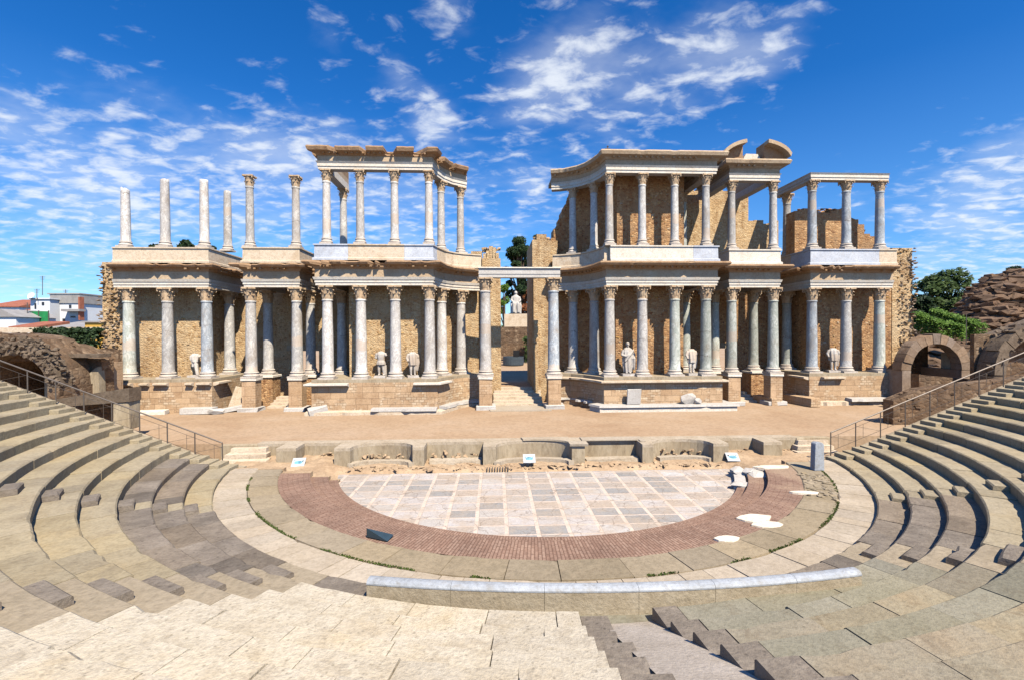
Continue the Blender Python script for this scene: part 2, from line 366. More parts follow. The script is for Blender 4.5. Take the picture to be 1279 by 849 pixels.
def brick_ring_mat(o):
    m, nt, b = new_mat('radial_brick')
    g = nd(nt, 'ShaderNodeNewGeometry'); sub = nd(nt, 'ShaderNodeVectorMath', operation='SUBTRACT'); lk(nt, g.outputs['Position'], sub.inputs[0]); sub.inputs[1].default_value = (o[0], o[1], 0)
    sx = nd(nt, 'ShaderNodeSeparateXYZ'); lk(nt, sub.outputs[0], sx.inputs[0])
    ang = math_(nt, 'ARCTAN2', sx.outputs[0], sx.outputs[1]); rad = math_(nt, 'SQRT', math_(nt, 'ADD', math_(nt, 'POWER', sx.outputs[0], 2), math_(nt, 'POWER', sx.outputs[1], 2)))
    cb = nd(nt, 'ShaderNodeCombineXYZ'); lk(nt, math_(nt, 'ADD', rad, sx.outputs[2]), cb.inputs[0]); lk(nt, math_(nt, 'MULTIPLY', ang, 11.4), cb.inputs[1])
    br = nd(nt, 'ShaderNodeTexBrick', offset=.5); lk(nt, cb.outputs[0], br.inputs['Vector'])
    for k, vv in (('Scale',1),('Mortar Size',.016),('Mortar Smooth',.3),('Brick Width',.42),('Row Height',.1)): br.inputs[k].default_value = vv
    br.inputs['Color1'].default_value = (.365,.25,.185,1); br.inputs['Color2'].default_value = (.285,.18,.13,1); br.inputs['Mortar'].default_value = (.2,.12,.085,1)
    n = noise_t(nt, g.outputs['Position'], .6, 6, .65); c = mixc(nt, 'MULTIPLY', .8, br.outputs['Color'], ramp(nt, n, [(.3,(.72,.68,.66)), (.6,(1.1,1.05,1))]))
    wr = math_(nt, 'ADD', math_(nt, 'MULTIPLY', n, 1.4), math_(nt, 'MULTIPLY', math_(nt, 'SUBTRACT', sx.outputs[0], 9.0), .09)); c = mixc(nt, 'MIX', math_(nt, 'MULTIPLY', ramp(nt, wr, [(.72,(0,0,0)), (1.0,(1,1,1))]), .75), c, (.4,.285,.19))
    n2 = noise_t(nt, g.outputs['Position'], 12, 5, .7); c = mixc(nt, 'MULTIPLY', .6, c, ramp(nt, n2, [(.3,(.55,.55,.55)), (.6,(1.15,1.15,1.15))]))
    lk(nt, c, b.inputs['Base Color']); bump(nt, b, math_(nt, 'SUBTRACT', n2, br.outputs['Fac']), .6, .02); return m
def tile_mat(o):
    """square marble paving: pinkish bands round panels of mixed marbles"""
    m, nt, b = new_mat('orchestra_marble'); b.inputs['Roughness'].default_value = .5
    g = nd(nt, 'ShaderNodeNewGeometry'); mp = nd(nt, 'ShaderNodeMapping', vector_type='POINT'); mp.inputs['Location'].default_value = (-o[0]+.545,-o[1],0); lk(nt, g.outputs['Position'], mp.inputs[0])
    sx = nd(nt, 'ShaderNodeSeparateXYZ'); lk(nt, mp.outputs[0], sx.inputs[0])
    wob = noise_t(nt, g.outputs['Position'], .5, 2, .5)
    u = math_(nt, 'DIVIDE', math_(nt, 'ADD', sx.outputs[0], math_(nt, 'MULTIPLY', wob, .06)), 1.09); v = math_(nt, 'DIVIDE', math_(nt, 'ADD', sx.outputs[1], math_(nt, 'MULTIPLY', wob, .05)), .79)
    fu = math_(nt, 'FRACT', u); fv = math_(nt, 'FRACT', v)
    cu = math_(nt, 'FLOOR', u); cv = math_(nt, 'FLOOR', v)
    cb = nd(nt, 'ShaderNodeCombineXYZ'); lk(nt, cu, cb.inputs[0]); lk(nt, cv, cb.inputs[1])
    wn = nd(nt, 'ShaderNodeTexWhiteNoise', noise_dimensions='3D'); lk(nt, cb.outputs[0], wn.inputs['Vector'])
    pan = ramp(nt, wn.outputs['Value'], [(.0,(.35,.335,.31)), (.16,(.41,.385,.35)), (.3,(.54,.445,.35)), (.42,(.44,.405,.37)), (.55,(.6,.54,.48)), (.7,(.6,.555,.51)), (.84,(.52,.46,.39)), (1,(.65,.62,.57))])
    ve = noise_t(nt, mp.outputs[0], 1.7, 8, .75, 2.2); vm = ramp(nt, ve, [(.4,(.7,.68,.68)), (.5,(1,1,1)), (.56,(.78,.78,.8)), (.62,(1.05,1.04,1.02))])
    pan = mixc(nt, 'MULTIPLY', .8, pan, vm)
    bu = math_(nt, 'LESS_THAN', fu, .135); bv = math_(nt, 'LESS_THAN', fv, .11); bd = math_(nt, 'MAXIMUM', bu, bv)
    n4 = noise_t(nt, g.outputs['Position'], .55, 5, .6); keep = ramp(nt, n4, [(.6,(1,1,1)), (.68,(.45,.45,.45))])
    c = mixc(nt, 'MIX', math_(nt, 'MULTIPLY', bd, keep), pan, (.7,.57,.46))
    ju = math_(nt, 'LESS_THAN', math_(nt, 'ABSOLUTE', math_(nt, 'SUBTRACT', fu, .135)), .012); jv = math_(nt, 'LESS_THAN', math_(nt, 'ABSOLUTE', math_(nt, 'SUBTRACT', fv, .11)), .016)
    c = mixc(nt, 'MIX', math_(nt, 'MULTIPLY', math_(nt, 'MAXIMUM', ju, jv), .45), c, (.3,.24,.19))
    dn = noise_t(nt, g.outputs['Position'], 1.1, 7, .7); c = mixc(nt, 'MIX', math_(nt, 'MULTIPLY', ramp(nt, dn, [(.44,(0,0,0)), (.64,(1,1,1))]), .6), c, (.5,.39,.28))
    cv_ = nd(nt, 'ShaderNodeTexVoronoi', feature='DISTANCE_TO_EDGE'); cv_.inputs['Scale'].default_value = .9; wv = nd(nt, 'ShaderNodeMixRGB', blend_type='ADD'); wv.inputs[0].default_value = .5; nq = nd(nt, 'ShaderNodeTexNoise'); nq.inputs['Scale'].default_value = 2.2; lk(nt, g.outputs['Position'], nq.inputs['Vector']); lk(nt, g.outputs['Position'], wv.inputs[1]); lk(nt, nq.outputs['Color'], wv.inputs[2]); lk(nt, wv.outputs[0], cv_.inputs['Vector'])
    ck = math_(nt, 'LESS_THAN', cv_.outputs['Distance'], .012); c = mixc(nt, 'MIX', math_(nt, 'MULTIPLY', ck, .5), c, (.22,.17,.13))
    fn = noise_t(nt, g.outputs['Position'], 9, 5, .7); c = mixc(nt, 'MULTIPLY', .5, c, ramp(nt, fn, [(.3,(.7,.68,.66)), (.6,(1.08,1.08,1.08))]))
    lk(nt, c, b.inputs['Base Color']); bump(nt, b, fn, .3, .01); return m

# ------------------------------------------------------------------ ground and stage
O = (2.05, 25.4)               # centre of the orchestra
ALPHA = .015                   # the stage building is turned a little against the seats
def loc(u, w, z=None):
    p = (1.87+u-ALPHA*(w-37), w+ALPHA*u)
    return p if z is None else (p[0], p[1], z)
def locs(pts): return [loc(*p) for p in pts]
def mir(pts): return [(-p[0], p[1]) for p in pts][::-1]
ZS = 1.08                      # stage level
def ground_z(x, y):
    s = lambda a, b, t: max(0, min(1, (t-a)/(b-a)))
    z = -.35
    if y > 42: z = -.35+(2.25+.35)*s(42, 44.5, y) + .9*s(46, 72, y)
    side = max(s(30, 34, -x-0), s(36, 40, x)) * s(14, 22, y)
    return max(z, -.35+2.6*side)
def axis(a, b, n, far): return [-far, -far*.4, -400, -160, -90] + [a+(b-a)*i/n for i in range(n+1)] + [90+b, 160+b, 400, far*.4, far]
gx = axis(-60, 60, 60, 4000); gy = [-4000, -1000, -200, -60] + [-20+i*2 for i in range(60)] + [120, 180, 300, 700, 1600, 4000]
g = MB(); nx = len(gx)
for y in gy:
    for x in gx: g.v.append((x, y, ground_z(x, y)))
for j in range(len(gy)-1):
    for i in range(nx-1): g.f.append((j*nx+i, j*nx+i+1, (j+1)*nx+i+1, (j+1)*nx+i))
tag(g.build('ground', M_DIRT, smooth=True), kind='structure')

# stage floor: a raised earth floor behind the niched front
g = MB(); nx, ny = 70, 24
for j in range(ny+1):
    for i in range(nx+1):
        x = -38+78*i/nx; y = 25.55+17.2*j/ny
        g.v.append((x, y, ZS + .03*noise.noise(Vector((x*.5, y*.5, 0)))*(1 if 0 < j else 0)))
for j in range(ny):
    for i in range(nx): g.f.append((j*(nx+1)+i, j*(nx+1)+i+1, (j+1)*(nx+1)+i+1, (j+1)*(nx+1)+i))
n = len(g.v)
g.add([(-38,25.55,-.3),(40,25.55,-.3),(40,25.55,ZS),(-38,25.55,ZS)], [(0,1,2,3)])
tag(g.build('stage_floor', M_DIRT, smooth=False), kind='structure')

# low marble coping on the stage edge
# ------------------------------------------------------------------ podiums, walls, columns
ZB, ZA = 3.6, 10.48            # column foot, underside of the lower architrave
ZUB, ZUA = 13.5, 19.0          # the same for the upper order
PAV_FRONT = [(14.75,42.3),(14.75,35.64),(6.8,35.64),(6.62,36.7),(6.15,37.9),(5.5,38.8),(4.7,39.4),(3.7,39.85),(3.0,40.0)]
BLK_FRONT = [(30.6,37.3),(24.0,37.3),(24.0,42.4)]
PED_FRONT = [(20.6,42.4),(20.6,37.09),(17.15,37.09),(17.15,42.4)]
POD_PAV = [(15.3,42.9),(15.3,34.9),(6.2,34.9),(5.75,36.0),(5.15,37.3),(4.3,38.3),(3.15,38.8),(3.15,42.9)]
POD_BLK = [(31.7,36.45),(23.2,36.45),(23.2,42.9),(31.7,42.9)]
SIDE = {1: 'right', -1: 'left'}
def side_pts(pts, s): return locs(pts if s > 0 else mir(pts))
def chipper(seed, gaps=(), amt=.25, big=.55):
    rr = random.Random(seed); ph = rr.uniform(0, 100)
    cells = {}
    def f(i):
        k = int((i+7*noise.noise(Vector((i*.11, ph, 2))))/2)
        if k not in cells:
            q = rr.random(); cells[k] = big if q < big*.28 else (amt*.7 if q < big*.28+amt*.8 else 0)
        return min(.9, cells[k] + max(0, noise.noise(Vector((i*.9, 3, ph))))*amt*.35)
    return f

def blocky(seed, per=9):
    rr = random.Random(seed); c = {}
    def f(i):
        k = i//per
        if k not in c: c[k] = (rr.uniform(0,.12), rr.choice((1,1,2,3)))
        return .75+.1*rr.random() if i % per < c[k][1] else c[k][0]+.04*rr.random()
    return f

def podium(s, kind):
    nm = 'stage_podium'
    if kind == 'pav':
        c = loc(10.5*s, 35, ZS); lab = f"tall tan granite podium with curved inner end carrying the {SIDE[s]} pavilion of the stage building"
        foot = POD_PAV
    else:
        c = loc(27.5*s, 36.5, ZS); lab = f"tan stone podium under the three-column outer wing at the {SIDE[s]} end of the stage building"
        foot = POD_BLK
    t = thing(nm, c, lab, 'podium', 'podiums of the stage building')
    MB().prism(side_pts(foot, s), ZS-.15, ZB-.22).build('wall', M_ASH, t)
    # top course of paving slabs, broken into blocks
    m = MB()
    path = foot[1:-1] if kind == 'pav' else foot[0:3]
    path = side_pts(path, s)
    if s < 0: pass
    top = [(q[0], q[1]) for q in foot]
    m.prism(side_pts(top, s), ZB-.218, ZB)
    m.build('top_slab', M_CONC, t)
    return t
def along(pts, s, a, b):
    """part of a path between two fractions of its length"""
    P = [Vector(p) for p in pts]; L = [0]
    for i in range(len(P)-1): L.append(L[-1]+(P[i+1]-P[i]).length)
    def pt(d):
        for i in range(len(P)-1):
            if d <= L[i+1]+1e-9: return P[i].lerp(P[i+1], (d-L[i])/(L[i+1]-L[i]))
        return P[-1]
    a *= L[-1]; b *= L[-1]
    q = [pt(a)] + [P[i] for i in range(len(P)) if a < L[i] < b] + [pt(b)]
    return [(p.x, p.y) for p in q]
def strip_piece(t, name, pts, s, prof, mat, chip=None, step=None):
    return MB().sweep(locs(pts) if s > 0 else locs(mir(pts)), prof, step, chip).build(name, mat, t)

LEDGE = [(-.05,3.08),(.2,3.12),(.42,3.22),(.42,3.34),(-.05,3.36)]
FOOT = [(-.05,ZS-.1),(.75,ZS-.1),(.75,ZS+.36),(-.05,ZS+.36)]
FOOTT = [(-.05,ZS+.362),(.88,ZS+.362),(.85,ZS+.5),(-.05,ZS+.52)]
pR = podium(1, 'pav'); pL = podium(-1, 'pav'); bR = podium(1, 'blk'); bL = podium(-1, 'blk')
pf = POD_PAV[1:7]
# right pavilion: an unbroken ledge and plinth
strip_piece(pR, 'ledge', [(15.3,38.5)]+pf, 1, LEDGE, M_TRIM, chipper(3, amt=.08, big=.1), .3) if False else None
def ch(prof): return [(o, z, (1 if o > .15 else 0)) for o, z in prof]
strip_piece(pR, 'ledge', [(15.3,37.5)]+pf, 1, ch(LEDGE), M_TRIM, chipper(3, amt=.1, big=.08), .3)
strip_piece(pR, 'plinth_course', [(15.3,36.5),(15.3,34.9),(6.2,34.9),(5.9,35.6)], 1, FOOT, M_TRIMP)
strip_piece(pR, 'plinth_slab', [(15.3,36.5),(15.3,34.9),(6.2,34.9),(5.9,35.6)], 1, ch(FOOTT), M_WM, chipper(5, amt=.12, big=.05), .35)
strip_piece(pR, 'plinth_slab', [(5.62,36.3),(5.15,37.3),(4.3,38.3),(3.3,38.75)], 1, ch([(o*.7, z+.05) for o, z in FOOTT]), M_WM, chipper(8, amt=.25), .3)
# left pavilion: broken ledge slabs and pieces of plinth
strip_piece(pL, 'ledge', [(15.3,36.2),(15.3,34.9),(12.6,34.9)], -1, LEDGE, M_TRIMP)
strip_piece(pL, 'ledge', [(7.9,34.9),(6.2,34.9),(5.75,36.0),(5.6,36.4)], -1, LEDGE, M_TRIMP)
strip_piece(pL, 'plinth_course', [(15.6,34.9),(6.2,34.9),(5.75,36.0),(5.15,37.3),(4.3,38.3),(3.3,38.75)], -1, ch([(-.05,ZS-.1),(.6,ZS-.1),(.6,ZS+.22),(-.05,ZS+.3)]), M_TRIM, chipper(21, amt=.2, big=.1), .35)
strip_piece(pL, 'plinth_slab', [(10.9,34.9),(6.2,34.9)], -1, ch([(-.05,ZS+.26),(.72,ZS+.26),(.7,ZS+.46),(-.05,ZS+.48)]), M_WM, chipper(25, amt=.12, big=.08), .3)
strip_piece(pL, 'plinth_slab', [(6.1,35.1),(5.75,36.0),(5.15,37.3),(4.3,38.3),(3.4,38.7)], -1, ch([(-.05,ZS+.27),(.62,ZS+.27),(.6,ZS+.47),(-.05,ZS+.5)]), M_WM, chipper(26, amt=.15, big=.1), .3)
# outer wings
strip_piece(bR, 'ledge', [(25.9,36.45),(24.15,36.45)], 1, LEDGE, M_TRIM)
strip_piece(bR, 'ledge', [(23.2,36.5),(23.2,38.6)], 1, LEDGE, M_TRIM)
strip_piece(bR, 'plinth_course', [(31.0,36.45),(23.2,36.45),(23.2,40)], 1, ch([(-.05,ZS-.1),(.55,ZS-.1),(.5,ZS+.3),(-.05,ZS+.34)]), M_TRIM, chipper(31, amt=.3, big=.1), .3)
strip_piece(bR, 'plinth_slab', [(30.4,36.45),(26.2,36.45)], 1, ch([(-.05,ZS+.342),(.75,ZS+.342),(.7,ZS+.56),(-.05,ZS+.6)]), M_WM, chipper(33, amt=.2, big=.1), .3)
for a, b_ in ((30.9,28.9),(28.3,27.7),(27.3,26.3),(25.0,24.5),(24.2,23.2)):
    strip_piece(bL, 'ledge', [(a,36.45),(b_,36.45)], -1, [(o*.8, z) for o, z in LEDGE], M_TRIM)
strip_piece(bL, 'ledge', [(23.2,36.6),(23.2,38.4)], -1, LEDGE, M_TRIM)

# pedestals
def pedestal(u, w, z0, z1, sx, sy, label, rub=False):
    x, y = loc(u, w); t = thing('column_pedestal', (x, y, z0), label, 'pedestal', 'column pedestals')
    MB().box((x, y, (z0+z1-.2)/2), (sx, sy, z1-.2-z0), ALPHA, .01).build('die', M_RUB if rub else M_PED, t, bevel=.02)
    if not rub: MB().box((x, y-.05, z0+.14), (sx*1.5, sy*1.35, .34), ALPHA, .05).build('plinth', M_WM, t, bevel=.03)
    MB().box((x, y, z1-.1), (sx*1.14, sy*1.14, .2), ALPHA, .02).build('cap', M_TRIMP, t, bevel=.03)
    return t
for s in (-1, 1):
    for u, nm in ((17.15,'inner'), (20.6,'outer')):
        pedestal(u*s, 37.09, ZS, ZB, 1.0, 1.0, f"{nm} block-built pedestal in front of the {SIDE[s]} side doorway")
        pedestal(u*s, 40.0, ZS, ZB, 1.15, 1.5, f"{nm} rough masonry pedestal behind, beside the {SIDE[s]} side doorway", True)
    pedestal(2.66*s, 36.7, ZS, ZB, 1.0, 1.1, f"{SIDE[s]} block-built pedestal beside the steps of the central gateway")

# ---- columns
def shaft_mesh(r0, r1, h, mat, broken=0, seed=0):
    m = MB(); prof = [(r0*1.1, 0), (r0*1.1, .05), (r0*1.0, .12)]
    for i in range(1, 9):
        t = i/8; prof.append((r0+(r1-r0)*(t**1.6), .12+(h-.32)*t))
    if not broken: prof += [(r1*1.02, h-.16), (r1*1.13, h-.12), (r1*1.13, h-.05), (r1*1.02, h)]
    else: prof += [(r1, h)]
    m.lathe(prof, seg=24, wob=.006)
    if broken:
        rr = random.Random(seed)
        a0 = rr.uniform(0, 6.28)
        for k in range(len(m.v)-24, len(m.v)):
            x, y, z = m.v[k]; m.v[k] = (x, y, z + broken*(math.cos(math.atan2(y, x)-a0)*.5) + rr.uniform(-.05, .05))
    return m.mesh('shaft', mat, smooth=True)
def base_mesh(r):
    m = MB(); m.box((0,0,.07), (r*2.75, r*2.75, .14))
    m.lathe([(r*1.36,.142),(r*1.42,.2),(r*1.36,.26),(r*1.2,.28),(r*1.14,.33),(r*1.18,.36),(r*1.26,.4),(r*1.2,.46),(r*1.1,.48)], seg=24)
    return m.mesh('base', M_BASE)
def capital_mesh(r, h, seed=0):
    """Corinthian: bell, two rows of acanthus leaves, corner volutes, hollow-sided abacus"""
    m = MB(); rr = random.Random(seed)
    m.lathe([(r*.98,0),(r*1.0,h*.3),(r*1.05,h*.6),(r*1.25,h*.8),(r*1.42,h*.86)], seg=16)
    for tier, (z0, zh, n, off, out) in enumerate(((0,.42,8,0,.55),(.2,.5,8,PI/8,.68))):
        for k in range(n):
            a = off+2*PI*k/n; ca, sa = math.cos(a), math.sin(a)
            if rr.random() < .2: continue
            vs = []; fs = []
            L = [(1.02,0,.36),(1.1,.35,.42),(1.16,.7,.40),(1.32,.95,.3),(1.5,1.0,.22),(1.56,.86,.12)]
            for (q, t, wd) in L:
                q = 1+(q-1)*out/.55
                for sgn, dq in ((-1,-.05),(0,.06),(1,-.05)):
                    rad = r*(q+dq); lat = sgn*wd*r
                    vs.append((ca*rad-sa*lat, sa*rad+ca*lat, (z0+zh*t)*h))
            for i in range(len(L)-1):
                for j in range(2): fs.append((i*3+j, i*3+j+1, i*3+j+4, i*3+j+3))
            m.add(vs, fs)
    for k in range(4):
        a = PI/4+k*PI/2; ca, sa = math.cos(a), math.sin(a)
        if rr.random() < .2: continue
        pts = [(r*1.05,.5*h),(r*1.3,.72*h),(r*1.62,.86*h),(r*1.85,.84*h),(r*1.86,.72*h),(r*1.72,.68*h)]
        m.tube([(ca*q, sa*q, z) for q, z in pts], [r*.16,r*.17,r*.17,r*.16,r*.15,r*.1], 6)
    for k in range(4):
        a = k*PI/2; ca, sa = math.cos(a), math.sin(a)
        m.rock((ca*r*1.4, sa*r*1.4, h*.92), (r*.4, r*.4, h*.16), 9)
    pts = []
    for k in range(4):
        a = PI/4+k*PI/2
        for da, q in ((-.12,1.98),(.12,1.98),(.42,1.52),(PI/4,1.38),(PI/2-.42,1.52)):
            pts.append((math.cos(a+da)*r*q, math.sin(a+da)*r*q))
    m.prism(pts, h*.87, h)
    return m.mesh('capital', M_CAP)
R0, R1 = .415, .35; HL = ZA-ZB; HCL = 1.0
r0u, r1u = .305, .262; HU = ZUA-ZUB; HCU = .82
BASE_L, BASE_U = base_mesh(R0), base_mesh(r0u)
CAPS_L = [capital_mesh(R1, HCL, k) for k in range(8)]; CAPS_U = [capital_mesh(r1u, HCU, 10+k) for k in range(8)]
SH = {}
def shaft(mat, upper, h, broken=0):
    k = (mat.name, upper, round(h, 2), broken)
    if k not in SH: SH[k] = shaft_mesh(*((r0u, r1u) if upper else (R0, R1)), h, mat, broken, len(SH))
    return SH[k]
def column(u, w, zb, ztop, mat, label, group, upper=False, cap=True, scale=1, rz=0, base=True, broken=0):
    x, y = loc(u, w); t = thing('marble_column', (x, y, zb), label, 'column', group)
    hb = .46 if base else 0; hc = (HCU if upper else HCL) if cap else 0
    if base:
        inst('base', BASE_U if upper else BASE_L, t, rz=rz+ALPHA, scale=(scale, scale, 1))
    sh = shaft(mat, upper, ztop-zb-hb-hc, broken)
    inst('shaft', sh, t, (0,0,hb), R.uniform(0, 6.28), (scale, scale, 1))
    if cap: inst('capital', R.choice(CAPS_U if upper else CAPS_L), t, (0,0,ztop-zb-hc), rz+ALPHA, (scale, scale, 1))
    return t
GL_, GU_ = 'columns of the lower storey', 'columns of the upper storey'
BK = [(29.75,37.3),(26.9,37.3),(24.0,37.3),(24.3,41.0)]
PVF = [(14.35,35.64),(11.9,35.64),(9.37,35.64),(6.83,35.64)]
PVC = [(6.15,37.9),(4.7,39.4)]
cn = {M_CW:'white', M_CG:'grey', M_CB:'blue-grey', M_CV:'greenish grey'}
def lowcol(u, w, mat, where, **k): column(u, w, k.pop('zb', ZB), ZA, mat, f"{cn[mat]} lower column, {where}", GL_, **k)
for s in (-1, 1):
    S = SIDE[s]
    mats = [M_CV, M_CG, M_CB, M_CG] if s < 0 else [M_CV, M_CG, M_CB, M_CV]
    for (u, w), mt, wh in zip(BK, mats, ('outermost of the front three', 'middle one of the front three', 'innermost of the front three', 'set back behind the front three')):
        lowcol(u*s, w, mt, f"{wh} of the {S} end wing")
    mt = M_CG if s < 0 else M_CV
    for u, wd in ((20.6,'outer'), (17.15,'inner')):
        lowcol(u*s, 37.09, mt, f"{wd} front one at the {S} side doorway")
        lowcol((u+.05)*s, 40.0, mt, f"{wd} rear one at the {S} side doorway", scale=.95)
    for i, (u, w) in enumerate(PVF):
        mt = M_CW if s < 0 or i > 0 else M_CV
        if s > 0 and i == 1: mt = M_CV
        lowcol(u*s, w, mt, f"{('outermost','second from outside','second from inside','innermost')[i]} of the front four of the {S} pavilion")
    lowcol(14.7*s, 40.2, M_CW if s < 0 else M_CV, f"set back on the outer return of the {S} pavilion")
    lowcol(6.15*s, 37.9, M_CW if s < 0 else M_CG, f"nearer one on the curved flank of the {S} pavilion", rz=-.9*s)
    lowcol(4.7*s, 39.4, M_CW, f"farther one on the curved flank of the {S} pavilion", rz=-.6*s)
    column(2.66*s, 36.7, ZB, 11.2, M_CB if s > 0 else M_CW, f"tall marble column on the {S} gateway pedestal", GL_, scale=1.08)
def upcol(u, w, mat, where, **k): column(u, w, k.pop('zb', ZUB), k.pop('zt', ZUA), mat, f"{cn[mat]} upper column, {where}", GU_, upper=True, **k)
# upper storey, left: bare standing shafts, then two with capitals, then the pavilion
upcol(-29.9, 37.3, M_CW, 'short broken shaft first from the left end', zt=17.95, cap=False, broken=.15, scale=1.08)
upcol(-27.0, 37.3, M_CW, 'tall bare shaft second from left end', zt=18.7, cap=False, broken=.12, scale=1.1)
upcol(-24.1, 37.3, M_CW, 'tall bare shaft third from the left end', zt=18.7, cap=False, broken=.12, scale=1.08)
upcol(-24.35, 41.0, M_CG, 'slim bare shaft set back, fourth from the left end', zb=13.9, zt=18.95, cap=False, broken=.1, scale=1.05)
upcol(-20.6, 37.09, M_CG, 'free-standing with leafy capital, left of two over the left doorway')
upcol(-17.15, 37.09, M_CW, 'free-standing with leafy capital, right of two over the left doorway')
for s in (-1, 1):
    S = SIDE[s]
    for i, (u, w) in enumerate(PVF):
        upcol(u*s, w, M_CW if s < 0 or i == 3 else M_CG, f"{('outermost','second from outside','second from inside','innermost')[i]} of front four, {S} pavilion")
    upcol(14.5*s, 40.2, M_CG if s < 0 else M_CV, f"set back on the outer return of the {S} pavilion")
    upcol(6.15*s, 37.9, M_CW, f"nearer one on the curved flank of the {S} pavilion", rz=-.9*s)
    upcol(4.7*s, 39.4, M_CW, f"farther one on the curved flank of the {S} pavilion", rz=-.6*s)
upcol(17.15, 37.09, M_CG, 'left one of the two under the broken curved pediment')
upcol(20.6, 37.09, M_CG, 'right one of the two under the broken curved pediment')
for (u, w), wh in zip(BK, ('rightmost of the right end wing', 'middle of the front three, right end wing', 'left of the front three, right end wing', 'standing back at left rear, right end wing')):
    upcol(u, w, M_CB if w < 40 else M_CG, wh, scale=1.12, zb=13.6, zt=19.2)

# ---- entablatures
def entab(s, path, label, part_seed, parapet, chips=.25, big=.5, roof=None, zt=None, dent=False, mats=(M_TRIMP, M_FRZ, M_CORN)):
    P = side_pts(path, s); mid = P[len(P)//2]
    t = thing('entablature', (mid[0], mid[1], ZA), label, 'entablature', 'entablatures of the lower storey')
    z = ZA
    arch = [(-.4,z),(.34,z),(.34,z+.2),(.39,z+.205),(.39,z+.4),(.44,z+.405),(.5,z+.6),(-.4,z+.6)]
    MB().sweep(P, arch).build('architrave', mats[0], t)
    z += .602
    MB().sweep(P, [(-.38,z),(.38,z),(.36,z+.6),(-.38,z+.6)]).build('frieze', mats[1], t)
    z += .602
    m = MB(); corn = [(-.38,z,0),(.42,z,0),(.5,z+.14,0),(.55,z+.2,.15),(1.0,z+.27,1),(1.1,z+.42,1,.1),(1.02,z+.55,1,.35),(-.38,z+.62,0)]
    m.sweep(P, corn, .22, chipper(part_seed, amt=chips, big=big))
    # modillion blocks under the cornice
    for i in range(len(P)-1):
        a, b = Vector(P[i]), Vector(P[i+1]); L = (b-a).length; d = (b-a)/L; nr = Vector((-d.y, d.x)); k = int(L/.42)
        for j in range(k):
            if R.random() < (.1 if dent else .45): continue
            p = a+d*((j+.5)*L/k)+nr*.62; m.box((p.x, p.y, z+.17), (.17,.3,.12), math.atan2(d.y, d.x))
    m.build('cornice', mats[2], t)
    z += .625
    # attic course that carries the next order
    for (pth, mt) in parapet:
        q = side_pts(pth, s)
        zt_ = zt or ZUB
        MB().sweep(q, [(-.45,z),(.5,z),(.5,z+.16),(.4,z+.22),(.38,zt_-.12),(.46,zt_-.1),(.46,zt_),(-.45,zt_)]).build('parapet', mt, t)
    if roof:
        MB().prism(side_pts(roof, s), z-.55, z-.2).build('roof_slab', M_CONC, t)
    return t
PAR_PAV = [(14.75,41.5),(14.75,35.64),(6.8,35.64),(6.62,36.7),(6.15,37.9),(5.5,38.8),(4.7,39.4),(3.7,39.85),(3.1,40.0)]
ROOF_PAV = [(14.6,42.9),(14.6,35.7),(6.9,35.7),(6.3,37.9),(4.9,39.3),(3.1,40.0),(3.1,42.9)]
ROOF_BLK = [(31.0,37.4),(24.1,37.4),(24.1,42.9),(31.0,42.9)]
ROOF_PED = [(20.4,42.9),(20.4,37.2),(17.3,37.2),(17.3,42.9)]
def seg(path, a, b): return path[a:b]
entab(-1, PAV_FRONT, 'cream carved entablature with ragged cornice over the lower columns of the left pavilion', 41,
      [([(14.75,41.5),(14.75,35.64),(12.7,35.64)], M_BLUEM), ([(12.69,35.64),(8.61,35.64)], M_TRIM), ([(8.6,35.64),(6.8,35.64),(6.68,36.2)], M_BLUEM), ([(6.67,36.21),(6.15,37.9),(5.5,38.8),(4.7,39.4),(3.7,39.85),(3.1,40.0)], M_TRIM)], .25, .5, ROOF_PAV)
entab(1, PAV_FRONT, 'cream carved entablature with dentilled cornice over the lower columns of the right pavilion', 47,
      [([(14.75,41.5),(14.75,35.64),(13.2,35.64)], M_BLUEM), ([(13.19,35.64),(6.8,35.64)], M_TRIMP), ([(6.8,35.645),(6.62,36.7),(6.15,37.9),(5.5,38.8),(4.7,39.4),(3.7,39.85),(3.1,40.0)], M_TRIM)], .1, .12, ROOF_PAV, dent=True)
entab(-1, PED_FRONT, 'short cream entablature block over the two columns of the left side doorway', 53, [(PED_FRONT, M_TRIM)], .25, .5, ROOF_PED)
entab(1, PED_FRONT, 'short cream entablature block with modillions over the lower columns of the right side doorway', 57, [(PED_FRONT, M_TRIMP)], .12, .15, ROOF_PED, dent=True)
entab(-1, BLK_FRONT, 'weathered cream entablature with plain parapet over the left end wing', 61, [(BLK_FRONT, M_TRIM)], .3, .5, ROOF_BLK)
entab(1, BLK_FRONT, 'cream entablature with blue-grey parapet slabs over the right end wing', 67, [([(30.9,37.3),(29.4,37.3)], M_TRIM), ([(29.39,37.3),(24.0,37.3),(24.0,39.4)], M_BLUEM), ([(24.0,39.41),(24.0,42.4)], M_TRIM)], .2, .4, ROOF_BLK, zt=13.6)

